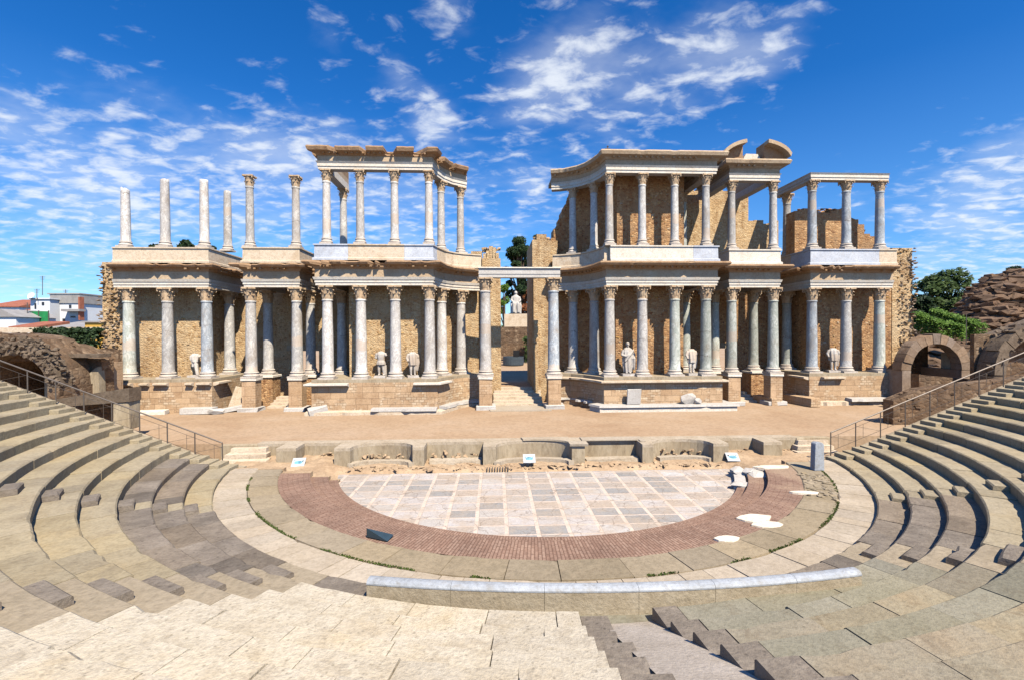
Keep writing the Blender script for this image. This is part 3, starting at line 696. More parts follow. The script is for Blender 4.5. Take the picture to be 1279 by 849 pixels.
def upper_entab(s, path, label, seed, chips, big, z=None, full=True, roof=None, zc=1.0):
    z = z or ZUA
    P = side_pts(path, s); mid = P[len(P)//2]
    t = thing('entablature', (mid[0], mid[1], z), label, 'entablature', 'entablatures of the upper storey')
    MB().sweep(P, [(-.36,z),(.3,z),(.3,z+.2),(.35,z+.205),(.35,z+.4),(.44,z+.55),(-.36,z+.55)]).build('architrave', M_TRIMP, t)
    if full:
        z += .552
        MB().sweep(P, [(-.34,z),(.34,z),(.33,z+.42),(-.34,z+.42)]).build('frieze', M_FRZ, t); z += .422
        m = MB(); m.sweep(P, [(-.34,z,0),(.38,z,0),(.5,z+.14,.2),(.9*zc,z+.22,1),(.98*zc,z+.45,1,.2),(.9*zc,z+.56,1,.25),(-.34,z+.58,0)], .2, blocky(seed) if chips > .3 else chipper(seed, amt=chips, big=big))
        for i in range(len(P)-1):
            a, b = Vector(P[i]), Vector(P[i+1]); L = (b-a).length; d = (b-a)/L; nr = Vector((-d.y, d.x)); k = int(L/.4)
            for j in range(k):
                if R.random() < .25: continue
                p = a+d*((j+.5)*L/k)+nr*.55; m.box((p.x, p.y, z+.12), (.15,.26,.11), math.atan2(d.y, d.x))
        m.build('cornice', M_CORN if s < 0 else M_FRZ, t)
        if roof: MB().prism(side_pts(roof, s), z+.1, z+.42).build('roof_slab', M_CONC, t)
    return t
upper_entab(-1, [(14.55,40.8),(14.55,35.64),(6.8,35.64),(6.62,36.7),(6.15,37.9),(5.5,38.8),(4.35,39.6)], 'crumbling entablature with gap-toothed broken cornice on the free-standing upper left pavilion', 72, .4, .6)
upper_entab(1, PAV_FRONT, 'long corniced entablature crowning the upper right pavilion', 77, .08, .08, roof=ROOF_PAV)
pe = upper_entab(1, PED_FRONT, 'corniced entablature with broken curved pediment over the right side doorway', 79, .1, .1)
# broken segmental pediment: two curved halves and the block between
zc = ZUA+1.55
for sg in (-1, 1):
    m = MB(); pts_o = []; pts_i = []
    for k in range(9):
        t = k/8; a = (.32+.68*t)
        x = sg*2.75*a; zz = 1.5*math.sqrt(max(0, 1-(a*.97)**2))
        pts_o.append((18.875+x, zz+.12)); pts_i.append((18.875+x*.97, max(0, zz-.16)))
    for lo, hi, y0, y1 in ((.0,1,36.75,38.2),):
        outl = pts_o + [(pts_o[-1][0], 0)] + [(pts_o[0][0], 0)]
        outl = [loc(p[0], 37)[0:1]+(zc+p[1],) for p in outl]
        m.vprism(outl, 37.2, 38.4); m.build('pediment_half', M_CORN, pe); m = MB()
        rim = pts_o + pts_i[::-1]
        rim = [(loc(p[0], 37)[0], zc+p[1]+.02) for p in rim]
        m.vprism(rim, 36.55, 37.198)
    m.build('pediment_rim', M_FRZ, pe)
x0, y0 = loc(18.875, 37.5)
MB().vprism([(x0-.85,zc),(x0+.95,zc),(x0+.5,zc+.72),(x0-.45,zc+.75)], y0-.3, y0+.5).build('pediment_core', M_TRIMP, pe)
wb = upper_entab(1, [(30.25,37.3),(24.0,37.3),(24.0,42.2)], 'bare architrave beam on the upper columns of the right end wing', 83, .2, .3, z=19.2, full=False)

# white lintel of the gateway
xl, yl = loc(0, 36.7)
t = thing('gateway_lintel', (xl, yl, 11.2), 'long white marble beam spanning the two central gateway columns', 'lintel')
m = MB()
m.sweep(locs([(3.15,36.7),(-3.15,36.7)]), [(-.36,11.2),(.34,11.2),(.34,11.45),(.38,11.455),(.38,11.75),(.44,11.9),(-.36,11.9)]); m.build('beam', M_WM, t)
m = MB(); m.sweep(locs([(3.2,36.7),(-3.2,36.7)]), [(-.4,11.902),(.5,11.902),(.48,11.98),(-.4,11.98)], .3, None); m.build('top_moulding', M_TRIMP, t)

# ---- rubble walls behind the columns
def ragged(m, path, z, n, s=(.5,.4,.35), dz=.25):
    P = [Vector(p) for p in path]
    L = [(P[i+1]-P[i]).length for i in range(len(P)-1)]
    for _ in range(n):
        d = R.uniform(0, sum(L)); i = 0
        while d > L[i]: d -= L[i]; i += 1
        p = P[i].lerp(P[i+1], d/L[i]); k = R.uniform(.5, 1.3)
        zz = z(p.x, p.y) if callable(z) else z
        m.rock((p.x, p.y+R.uniform(0,.6), zz+R.uniform(-dz, dz)*.6), (s[0]*k, s[1]*k, s[2]*k), 9)
def studs(t, quads, n, mat, name='proud_stones'):
    m = MB()
    for (a, b, z0, z1) in quads:
        A, B = Vector(loc(*a)), Vector(loc(*b)); d = (B-A).normalized(); an = math.atan2(d.y, d.x)
        for _ in range(int(n*(B-A).length*(z1-z0))):
            p = A.lerp(B, R.random()); k = R.uniform(.35, 1)
            m.rock((p.x, p.y+R.uniform(.0,.035), R.uniform(z0, z1)), (.42*k, .16, .24*k), 8, an+R.uniform(-.06,.06))
    return tag(m.build(name, mat, t), kind='stuff')
W_PAV = [(13.2,43.6),(13.2,37.1),(7.7,37.1),(7.4,38.4),(6.7,39.6),(5.5,40.4),(4.2,40.9),(2.95,41.05),(2.95,43.6)]
W_BLK = [(32.25,43.6),(32.25,38.75),(25.2,38.75),(25.2,43.6)]
def topped(pts, z0, ztop, m, cell=.7):
    """wall mass whose top follows ztop(u) in steps, cut to slices along u"""
    pass
for s in (-1, 1):
    S = SIDE[s]
    hi = s > 0
    c = loc(10*s, 37, ZS)
    t = thing('rubble_wall', c, f"brown rubble wall with curved inner end behind the columns of the {S} pavilion", 'ruined wall', 'rubble walls of the stage building')
    MB().prism(side_pts(W_PAV, s), ZS-.2, 12.0).build('lower_wall', M_RUB if s > 0 else M_RUBY, t)
    studs(t, [((13.1*s,37.1),(7.8*s,37.1),3.7,10.2)], 2.0, M_STUD)
    if hi: studs(t, [((13.1,37.2),(7.9,37.2),13.5,19.4)], 2.0, M_STUD, 'proud_upper_stones')
    if hi:
        UW = [(13.3,42.4),(13.3,37.2),(7.85,37.2),(7.55,38.45),(6.85,39.7),(5.7,40.5),(5.0,40.8)]
        MB().prism(side_pts(UW+[(5.0,42.4)], s), 11.9, 19.7).build('upper_wall', M_RUB, t)
        # stepped falling end towards the gateway
        m = MB()
        for k in range(9):
            u1 = 5.02-k*.24; MB
            m.prism(locs([(u1,42.9),(u1,41.0+.02*k),(u1-.25,41.0+.02*k),(u1-.25,42.9)]), 11.8, 19.2-k*.55+R.uniform(-.2,.2))
        ragged(m, locs([(5.0,41.2),(2.9,41.3)]), lambda x, y: 19.0-(5.0-(x-1.87))*2.2, 26, (.55,.5,.45))
        m.build('broken_edge', M_RUB, t)
    # recess with the side doorway
    c = loc(19*s, 43, ZS)
    t = thing('rubble_wall', c, f"rubble wall pierced by the {S} side doorway, at the back of its recess", 'ruined wall', 'rubble walls of the stage building')
    m = MB(); 
    def wbox(u0, u1, z0, z1): m.prism(side_pts([(u1,43.9),(u1,43.0),(u0,43.0),(u0,43.9)], s), z0, z1)
    wbox(12.9, 17.6, ZS-.2, 12.0); wbox(20.1, 25.5, ZS-.2, 12.0); wbox(17.6, 20.1, 5.75, 12.0)
    m.build('lower_wall', M_RUBY if s < 0 else M_RUB, t)
    m = MB(); m.prism(side_pts([(20.4,43.6),(20.4,42.92),(17.3,42.92),(17.3,43.6)], s), 5.45, 5.95); m.build('door_lintel', M_CONC, t)
    if hi:
        m = MB(); k = 0; u = 12.9
        while u < 24.6:
            du = R.uniform(.4, .9); z1 = (20.2 if u < 21.6 else 17.2)+R.uniform(-.3, .25)
            m.prism(locs([(min(u+du, 24.8),43.8),(min(u+du, 24.8),43.02),(u,43.02),(u,43.8)]), 11.9, z1); u += du
        m.build('upper_wall', M_RUBY, t)
    # end wing
    c = loc(28.5*s, 39, ZS)
    t = thing('rubble_wall', c, f"rubble wall of the {S} end wing with ragged outer edge of jutting stones", 'ruined wall', 'rubble walls of the stage building')
    studs(t, [((32*s,38.75),(25.3*s,38.75),3.7,10.2)], 2.0, M_STUD)
    MB().prism(side_pts(W_BLK, s), ZS-.2, 12.1).build('lower_wall', M_RUBY if s < 0 else M_RUB, t)
    if hi:
        m = MB(); u = 23.7
        prof = [(23.7,17.0),(24.5,17.4),(26,17.2),(27.5,17.35),(28.5,17.0),(29.3,16.2),(30,15.6),(31,14.6),(32.0,13.4)]
        def zt(q):
            for (a, za), (b, zb_) in zip(prof, prof[1:]):
                if a <= q <= b: return za+(zb_-za)*(q-a)/(b-a)
            return 13.4
        while u < 32:
            du = R.uniform(.35, .7); m.prism(locs([(u+du,40.2),(u+du,39.02),(u,39.02),(u,40.2)]), 11.9, zt(u+du/2)+R.uniform(-.2,.2)); u += du
        for _ in range(60):
            q = R.uniform(23.8, 32); p = loc(q, 39.2+R.uniform(0,.7)); k = R.uniform(.5,1.2); m.rock((p[0], p[1], zt(q)+R.uniform(-.1,.2)), (.5*k,.5*k,.3*k), 9)
        m.build('upper_wall', M_RUB, t)
    # torn outer end: a core of masonry with broken stones standing out of it
    ue = 32.75 if s < 0 else 33.9
    m = MB(); ztop = 12.5 if s < 0 else 14.0; z = ZS
    while z < ztop:
        k0 = .1*noise.noise(Vector((z*.5, s*3, 1)))
        m.prism(side_pts([(ue+k0,43.0),(ue+k0,38.7),(32.1,38.7),(32.1,43.0)], s), z-.02, z+.36); z += .35
    m.build('torn_core', M_RUBY, t)
    m = MB(); z = ZS+.1
    while z < ztop:
        k0 = .1*noise.noise(Vector((z*.5, s*3, 1)))
        for w in [38.6+i*.45 for i in range(7)]:
            k = R.uniform(.6, 1.2)
            if R.random() < .8: p = loc(s*(ue+k0+R.uniform(-.12,.12)), w+R.uniform(-.2,.2)); m.rock((p[0], p[1], z+R.uniform(-.08,.08)), (.4*k,.4*k,.2*k), 10, R.uniform(-.3,.3))
        for uu in [ue-1.2+.23*q for q in range(6)]:
            k = R.uniform(.6,1.15)
            if R.random() < .75: p = loc(s*(uu+k0*.8+R.uniform(-.15,.15)), 38.7); m.rock((p[0], p[1]+R.uniform(-.05,.06), z+R.uniform(-.08,.08)), (.36*k,.26*k,.17*k), 10, R.uniform(-.3,.3))
        z += .19
    tag(m.build('jutting_stones', M_STONES, t), kind='stuff')
    m = MB(); ragged(m, side_pts([(32.5,39.2),(31.0,39.2)], s), ztop-.1, 14); tag(m.build('loose_top_stones', M_STONES, t), kind='stuff')

# piers at the gateway
for s in (-1, 1):
    S = SIDE[s]; zt_ = 14.3 if s < 0 else 15.2
    c = loc(2.1*s, 41, ZS)
    t = thing('gateway_pier', c, f"{S} masonry pier beside the central gateway passage, ragged on top", 'pier')
    m = MB()
    m.prism(side_pts([(2.93,46.0),(2.93,40.3),(1.36,40.3),(1.36,46.0)], s), ZS-.2, zt_-1.0 if s < 0 else zt_-.3)
    m.build('shaft', M_RUBY, t)
    m = MB()
    if s < 0:
        for k in range(5): m.prism(locs([(-1.5-.25*k,44),(-1.5-.25*k,40.5),(-1.85-.25*k,40.5),(-1.85-.25*k,44)]), zt_-1.3, zt_-.35+.5*math.sin(k*.9)+R.uniform(-.2,.2))
        ragged(m, locs([(-1.4,41),(-2.9,41)]), zt_-.15, 16, (.4,.4,.35))
        m.prism(locs([(-2.95,43.4),(-2.95,40.9),(-3.9,40.9),(-3.9,43.4)]), 12.0, 14.0)
    else:
        m.prism(locs([(2.6,44),(2.6,40.4),(1.75,40.4),(1.75,44)]), zt_-.4, zt_+.2); ragged(m, locs([(1.5,41),(2.9,41)]), zt_, 14, (.45,.4,.3))
        m.prism(locs([(3.6,43.2),(3.6,40.7),(2.96,40.7),(2.96,43.2)]), 12.0, 14.9)
    m.build('ragged_top', M_RUBY, t)
    if s > 0: m = MB(); m.prism(side_pts([(1.8,40.29),(1.8,39.95),(1.42,39.95),(1.42,40.29)], s), ZS, zt_-2.6); m.build('corner_pilaster', M_RUBY, t)

# steps
def stairs(label, u0, u1, w0, n, rise, run, z0=ZS, mat=None):
    c = loc((u0+u1)/2, w0, z0); t = thing('stone_steps', c, label, 'steps')
    for k in range(n):
        m = MB(); a, b = w0+k*run, w0+n*run+.3
        x = R.uniform(-.1,.1)
        m.prism(locs([(u1+x,b),(u1+x,a),(u0+x,a),(u0+x,b)]), z0-.1 if k == 0 else z0+k*rise+.001, z0+(k+1)*rise).build('step', mat or M_TRIM, t)
    return t
stairs('flight of worn pale steps leading up through the central gateway', -2.0, 2.0, 37.6, 6, .2, .62)
stairs('small broken steps leading up to the left side doorway', -20.0, -17.7, 38.2, 4, .17, .55, mat=M_TRIM)
stairs('small broken steps leading up to the right side doorway', 17.7, 20.0, 38.2, 4, .17, .55, mat=M_TRIM)
g = MB(); g.prism(locs([(1.34,46.5),(1.34,41.2),(-1.34,41.2),(-1.34,46.5)]), 1.5, 2.29); tag(g.build('passage_floor', M_DIRT), kind='structure')
g = MB(); g.prism(locs([(2.6,37.6),(2.3,35.2),(-2.3,35.2),(-2.6,37.6)]), 1.0, ZS+.06); tag(g.build('threshold_pavement', M_RINGP), kind='structure')

# fallen marble
def block(label, px, py, Y, size, rz=0, tilt=(0,0), mat=None, z=None, rocky=False):
    p = at(px, py, Y); z = ZS if z is None else z
    m = MB()
    if rocky: m.rock((p.x, p.y, z+size[2]*.42), size, 14, rz)
    else: m.box((p.x, p.y, z+size[2]/2), size, rz, .03, tilt)
    tag(m.build('marble_block', mat or M_WM, bevel=.02), label, 'stone block', 'fallen blocks along the stage building')
block('flat white block lying at the foot of the left end wing, near its middle', 248, 512, 35.6, (2.3,.7,.45), .05)
block('long slanting white slab fallen from the left end wing towards the doorway', 282, 507, 36.2, (2.6,.6,.3), .45, (0,-.14))
block('leaning tan slab propped on the left end wing podium', 300, 497, 37.6, (1.2,.25,1.7), .7, (0,.35), M_TRIM)
block('rough white fragment beside the flat block at the left end wing', 270, 514, 35.2, (1.2,.6,.55), .2, rocky=True)
block('low pale block lying at the left end of the left end wing', 190, 512, 35.5, (2.0,.6,.3), .1, mat=M_TRIMP)
block('tilted carved fragment at the outer corner of the left pavilion', 397, 507, 34.6, (1.3,.8,.6), .5, (.1,-.25))
block('upright white slab leaning on the right pavilion podium', 792, 495, 34.6, (1.05,.14,1.15), .02, (.12,0), z=ZS+.53)
block('jagged white fragment propped on the right pavilion plinth', 860, 495, 34.7, (1.4,.45,.95), .1, rocky=True, z=ZS+.5)
block('small white fragment beside the jagged one on the right pavilion plinth', 872, 499, 34.7, (.7,.4,.6), .4, rocky=True, z=ZS+.5)
block('low tan block between the two pedestals of the right side doorway', 958, 505, 37.9, (.9,2.4,.6), .1, mat=M_ASH)
block('long low tan kerb beside the right end wing podium', 1000, 503, 37.2, (.8,3.2,.7), .1, mat=M_ASH)
#@@PART3
# ------------------------------------------------------------------ orchestra
def pol(r, a): return (O[0]+r*math.sin(a), O[1]-r*math.cos(a))
RM, RB1, RB2, RG, RS = 9.97, 11.15, 12.42, 13.54, 14.7
ZR = .57
def chord(r, Y): return math.acos(max(-1, min(1, (O[1]-Y)/r)))
M_TILE, M_BRICK = tile_mat((1.95, 25.4)), brick_ring_mat(O)
g = MB(); a = chord(RM, 23.3)
g.add([pol(RM+.03, -a+2*a*k/80)+(0,) for k in range(81)], [tuple(range(81))])
tag(g.build('orchestra_floor', M_TILE), kind='structure')
def ring(name, r0, r1, z, Y, mat, zin, seg=96, dip=None):
    g = MB()
    for k in range(seg+1):
        for r, zz in ((r0, zin), (r0, z), (r1, z)):
            a = chord(r, Y)*(-1+2*k/seg)
            p = pol(r, a); g.v.append((p[0], p[1], zz + (dip(k) if dip and zz == z else 0)))
    for k in range(seg):
        for j in range(2): g.f.append((k*3+j, k*3+j+1, (k+1)*3+j+1, (k+1)*3+j))
    for k in (0, seg):
        n = k*3; g.f.append((n, n+1, n+2))
    return tag(g.build(name, mat), kind='structure')
ring('brick_step', RM, RM+.42, .13, 22.0, M_BRICK, -.05)
ring('brick_step', RM+.42, RB1, .3, 21.95, M_BRICK, .05)
ring('brick_step', RB1, RB2+.02, .53, 21.8, M_BRICK, .2)
# outer ends of the steps, closed by a low wall
for s in (-1, 1):
    g = MB()
    for r0, r1, z in ((RM, RM+.42, .125), (RM+.42, RB1, .295), (RB1, RB2, .525), (RB2, RG, .56), (RG, RS, .56)):
        y = 21.9 if r1 <= RB2 else 22.5
        x0 = O[0]+s*math.sqrt(r0**2-(O[1]-y)**2); x1 = O[0]+s*math.sqrt(r1**2-(O[1]-y)**2)
        g.box(((x0+x1)/2, y+.15, z/2-.1), (abs(x1-x0), .3, z+.18))
    tag(g.build('ring_end_kerb', M_EARTH), kind='structure')
def slab_ring(name, r0, r1, z, phis, lens, mat, jit=.012, cut=None, rj=.0):
    """ring of separate slabs; phis = (start, end) angles or functions of r"""
    g = MB(); f0, f1 = [(p if callable(p) else (lambda r, p=p: p)) for p in phis]
    rm = (r0+r1)/2; L = (f1(rm)-f0(rm))*rm; d = 0
    while d < L-.01:
        w = min(R.uniform(*lens), L-d)
        if L-d-w < lens[0]*.5: w = L-d
        t0, t1 = d/L, (d+w)/L; gap = .011/L if L else 0
        dz = R.uniform(-jit, jit); tl = R.uniform(-jit, jit)*.7; dr = R.uniform(-rj, rj)
        n = max(1, int(w/.3)); base = len(g.v)
        for k in range(n+1):
            t = t0+gap+(t1-t0-2*gap)*k/n
            wn = abs(R.gauss(0, .008))+(R.uniform(.02,.06) if R.random() < .09 else 0)
            for r, zz in ((r0+dr, z-.45), (r0+dr+wn*.5, z+dz-.035-wn*.6), (r0+dr+.04+wn, z+dz-wn*.15), (r1, z+dz+tl), (r1, z-.45)):
                a = f0(r)+(f1(r)-f0(r))*t; p = pol(r, a); g.v.append((p[0], p[1], zz))
        for k in range(n):
            for j in range(5):
                g.f.append((base+k*5+j, base+(k+1)*5+j, base+(k+1)*5+(j+1)%5, base+k*5+(j+1)%5))
        g.f += [tuple(base+j for j in range(5)), tuple(base+n*5+j for j in range(4,-1,-1))]
        d += w
    return g.build(name, mat)
rad = math.radians
tag(slab_ring('grey_stone_pavement', RB2, RG, .56, (lambda r: -chord(r, 22.4), lambda r: chord(r, 22.4)), (1.1,1.9), M_RINGG, .014), kind='structure')
tag(slab_ring('pale_stone_pavement', RG+.02, RS+.05, .565, (lambda r: -chord(r, 22.6), lambda r: chord(r, 22.6)), (.55,1.0), M_RINGP, .01), kind='structure')
# weeds in the joint between the two rings
M_WEED = leaf('weed_leaf', (.05,.08,.02), (.13,.17,.04))
g = MB()
for _ in range(2600):
    a = R.uniform(-1.25, 1.25)
    if noise.noise(Vector((a*9, 2, 0))) < -.05+.25*(abs(a) < .25): continue
    p = pol(RG+.01+R.gauss(0, .025), a); h = R.uniform(.015, .05); an = R.uniform(0, 6.28); w = R.uniform(.02, .05)
    g.add([(p[0]-w*math.cos(an), p[1]-w*math.sin(an), .56), (p[0]+w*math.cos(an), p[1]+w*math.sin(an), .56), (p[0]+R.uniform(-.03,.03), p[1]+R.uniform(-.03,.03), .57+h)], [(0,1,2)])
tag(g.build('weeds', M_WEED, uv=False, fix=False), 'short green weeds growing in the curved joint of the paving', 'weeds', kind='stuff')

# earth bank between the marble floor and the stage front
g = MB(); nx, ny = 150, 22
for j in range(ny+1):
    for i in range(nx+1):
        x = -13.2+31.5*i/nx; y = 21.6+4.0*j/ny; dx = abs(x-2.0)
        s_ = max(0, min(1, (y-23.1)/.5)); o_ = max(0, min(1, (dx-9.6)/.9))
        z = -.12+(.24+.05*(y-23.5))*s_+o_*.42*(1-.4*s_)
        z += .09*noise.noise(Vector((x*1.4, y*2.2, 0)))*max(s_, o_*.4)+.05*noise.noise(Vector((x*4, y*5, 3)))*max(s_, o_*.3)
        g.v.append((x, y, z))
for j in range(ny):
    for i in range(nx): g.f.append((j*(nx+1)+i, j*(nx+1)+i+1, (j+1)*(nx+1)+i+1, (j+1)*(nx+1)+i))
tag(g.build('earth_bank', M_EARTH, smooth=True), kind='structure')
g = MB()
for _ in range(420):
    x = R.uniform(-10.5, 15); y = R.gauss(23.75, .22); k = R.uniform(.05, .3)*(1 if R.random() < .3 else .55)
    if 23.3 < y < 24.6: g.rock((x, y, .13+k*.12), (k*1.7, k*1.2, k*.7), 9)
tag(g.build('broken_rubble', M_EARTH, uv=False), 'crumbled stones and earth strewn along the foot of the niched stage front', 'rubble', kind='stuff')

# ------------------------------------------------------------------ niched stage front
AX, YF, YBK, ZT = 1.95, 24.05, 25.3, 1.1
t = thing('stage_front_wall', (AX, YF, 0), 'low stage front of weathered stone with alternating curved and square niches', 'stage front')
def arc(x0, x1, d, n=14):
    return [((x0+x1)/2-(x1-x0)/2*math.cos(PI*k/n), YF+d*math.sin(PI*k/n)**.75) for k in range(n+1)]
def niche_wall(z0, z1, grow, back):
    p = [(AX-14.6, back), (AX-14.6, YBK-grow), (AX-13.1+grow*0, YBK-grow)]
    seq = []
    for s0 in (-1, 1):
        half = [(13.1,YBK),(13.1,YF+.15),(12.1,YF+.15),(12.1,YBK),(10.15,YBK),(10.15,YF)] + [(9.35,YF)] + \
               [(7.78+1.57*math.cos(PI*k/12), YF+1.2*math.sin(PI*k/12)**.75) for k in range(1,12)] + [(6.2,YF),(5.62,YF),(5.62,YBK-.1),(2.62,YBK-.1),(2.62,YF),(1.95,YF)] + \
               [(1.95*math.cos(PI*k/24), YF+1.25*math.sin(PI*k/24)**.75) for k in range(1,12)]
        seq.append([(AX+s0*q[0], q[1]) for q in half])
    return [(AX-14.6, back), (AX-14.6, YBK)] + seq[0] + [(AX, YF+1.25)] + seq[1][::-1] + [(AX+14.6, YBK), (AX+14.6, back)]
MB().prism(niche_wall(0, ZT, 0, 25.75), -.05, ZT-.14).build('niched_wall', M_CONC, t)
M_COPE = stone('coping_stone', [(.44,.35,.24),(.56,.47,.35)], 1.0, (.2,.15,.1), .5, .3, 0, .5, fine=8)
MB().prism(niche_wall(0, ZT, 0, 25.95), ZT-.138, ZT+.012).build('coping', M_COPE, t)
for s0, x0, x1, nm in ((0,-1.9,1.9,'c'), (-1,-9.3,-6.25,'l'), (1,6.25,9.3,'r')):
    m = MB(); pts = [((x0+x1)/2+(x1-x0)/2*math.cos(PI*k/14), YF-.12+.75*math.sin(PI*k/14)**.8) for k in range(15)]
    if s0 >= 0: pts = pts[1:12] if s0 else pts
    m.sweep([(AX+q[0], q[1]) for q in pts[::-1]][::-1], [(-.16,.1),(.14,.1),(.14,.33),(-.16,.35)], None, None); m.build('niche_kerb', M_RINGP if s0 >= 0 else M_COPE, t)
for x0, x1 in ((-5.4,-2.7),(2.75,5.5)):
    m = MB(); m.box((AX+(x0+x1)/2, YF+.55, .2), (x1-x0, .5, .24), 0, .04); m.build('niche_kerb', M_COPE, t)
m = MB(); m.box((AX+2.3, YF+.25, ZT+.05), (.95,.75,.1), 0, .02); m.prism([(AX+q[0], q[1]) for q in [(2.0,YF+.3)]+[(1.95*math.cos(PI*k/24), YF+1.25*math.sin(PI*k/24)**.75-.06) for k in range(2,15)]+[(-.6,YF+1.7),(2.0,YF+1.7)]], ZT+.014, ZT+.1)
m.build('coping_slab', M_RINGP, t)
m = MB(); m.prism([(AX+q[0], q[1]) for q in [(2.65,YBK-.3),(5.7,YBK-.3),(5.7,YF+.6),(6.0,YF+.6),(6.0,YBK+.45),(2.65,YBK+.45)]], ZT+.014, ZT+.07); m.build('coping_slab', M_RINGP, t)
m = MB()
for a0, a1 in ((-9.5,-6.3),(-5.5,-2.8),(10.2,12.0),(13.2,16.2),(6.4,9),(-12,-10.2),(-15,-13.2)):
    for _ in range(int((a1-a0)*9)):
        k = R.uniform(.4,1.2); m.rock((AX+R.uniform(a0,a1), YF+R.uniform(.75,1.15) if abs(a0) < 10 else YBK-R.uniform(0,.25), R.uniform(.2,.62)), (.34*k,.25*k,.2*k), 9)
m.build('crumbled_core', M_EARTH, t)
# side walls of the stage front and the little steps at its right end
for s in (-1, 1):
    m = MB(); x0 = AX+s*16.4
    m.box((x0-s*.9, 25.5, .5), (1.9, .5, 1.16), 0, .01)
    tag(m.build('retaining_wall', M_CONC, bevel=.02), f"short plain stone wall closing the {SIDE[s]} end of the stage front", 'wall')
t = thing('stone_steps', (16.6, 24.6, .3), 'low broken steps up to the stage at the right end of its front', 'steps')
for k in range(3):
    m = MB(); m.box((17.2+.05*k, 24.75+.28*k, .36+.24*k), (2.3-.3*k, .5, .24), 0, .03); m.build('step', M_TRIM, t)
t = thing('stone_steps', (-12.6, 24.6, .3), 'low broken steps up to the stage at the left end of its front', 'steps')
for k in range(3):
    m = MB(); m.box((-12.9, 24.6+.3*k, .36+.24*k), (2.4-.3*k, .5, .24), 0, .03); m.build('step', M_TRIM, t)
# grating in the central gap
m = MB()
t = thing('drain_grating', (.1, 23.45, .02), 'small iron drain grating in the earth before the central niche', 'grating')
for k in range(9): m.box((-.45+k*.13, 23.42, .12), (.05,.3,.05), 0, 0, (.35,0))
m.build('bars', M_METAL, t)

# ------------------------------------------------------------------ seats
D, HS = .87, .349
def Rn(n): return RS+D*n
def Zn(n): return (.72, .98)[n] if n < 2 else 1.22+HS*(n-2)
NROW = 15
def stairA(sg): return rad(30.6), rad(35.6)
wB = .4
def phiB(sgn): return lambda r: rad(55.5)+sgn*math.asin(wB/r)
fl = lambda f: (lambda r: -f(r))
k_ = lambda v: (lambda r: v)
WEDGES = [
 ('left side wedge below the left railing', fl(lambda r: chord(r, 22.0)), fl(phiB(1)), M_SEATL, (1,2)),
 ('left inner wedge between the two left aisles', fl(phiB(-1)), k_(rad(-31.6)), M_SEATL, (0,1,2)),
 ('pale front wedge left of the parapet gap', k_(rad(-25.4)), k_(rad(-1.2)), M_SEATF, (0,)),
 ('greenish front wedge right of the cement ramp', k_(rad(6.6)), k_(rad(29.8)), M_SEATR, (0,)),
 ('right inner wedge between the two right aisles', k_(rad(35.4)), phiB(-1), M_SEATL, (0,1,2)),
 ('right side wedge below the right railing', phiB(1), lambda r: chord(r, 22.0), M_SEATL, ()),
]
M_SEATG = stone('green_tinted_slab', [(.235,.215,.15),(.305,.275,.2)], .6, (.17,.135,.085), .55, .5, .13, .7, fine=11)
for wi, (nm, f0, f1, mt, dark) in enumerate(WEDGES):
    for n in range(NROW):
        if wi in (2, 3) and n > 11: continue
        m_ = M_GRAN if n in dark else mt
        if wi == 3 and n in (1,2,4): m_ = M_SEATG
        if wi == 3 and n == 0: m_ = M_GRAN
        lens = (.8,1.9) if wi in (2,) else (1.1,2.3)
        o = slab_ring('seat_row', Rn(n), Rn(n+1)+.03, Zn(n), (f0, f1), lens, m_, .012, rj=.009)
        tag(o, f"{ORD[n]} curved stone seat row up in the {nm}", 'seat row', 'curved seat rows', 'thing')
# aisles
def aisle(label, f0, f1, mbase, mstep, nmax, frac=(0,1), skip=0):
    t = thing('aisle_stairs', pol(RS, (f0(RS)+f1(RS))/2)+(ZR,), label, 'stairs', 'aisle stairs')
    for n in range(nmax):
        def mk(r0, r1, z, mat, a, b):
            o = slab_ring('tread', r0, r1, z, (lambda r: f0(r)+(f1(r)-f0(r))*a, lambda r: f0(r)+(f1(r)-f0(r))*b), (9,10), mat, .01)
            wl = o.location.copy(); o.parent = t; o.location = wl-WLOC[t.name]; o.name = 'step'
        mk(Rn(n)+.01, Rn(n+1)+.02, Zn(n)-.004, mbase, 0, 1)
        zs = (Zn(n)+Zn(n+1))/2
        mk(Rn(n)+.46, Rn(n+1)+.015, zs, mstep, frac[0], frac[1])
    return t
aisle('steep left aisle stairs cut through the seat rows nearer the stage', fl(phiB(1)), fl(phiB(-1)), M_SEATL, M_GRAN, 14)
aisle('steep right aisle stairs cut through the seat rows nearer the stage', phiB(-1), phiB(1), M_SEATL, M_SEATL, 14)
aisle('broad left aisle stairs of dark granite blocks beside the pale front seats', k_(rad(-31.6)), k_(rad(-25.4)), M_RINGG, M_GRAN, 13, (.02,.55))
aisle('broad right aisle stairs of dark granite blocks beside the greenish front seats', k_(rad(29.8)), k_(rad(35.4)), M_RINGG, M_GRAN, 13, (.3,.95))
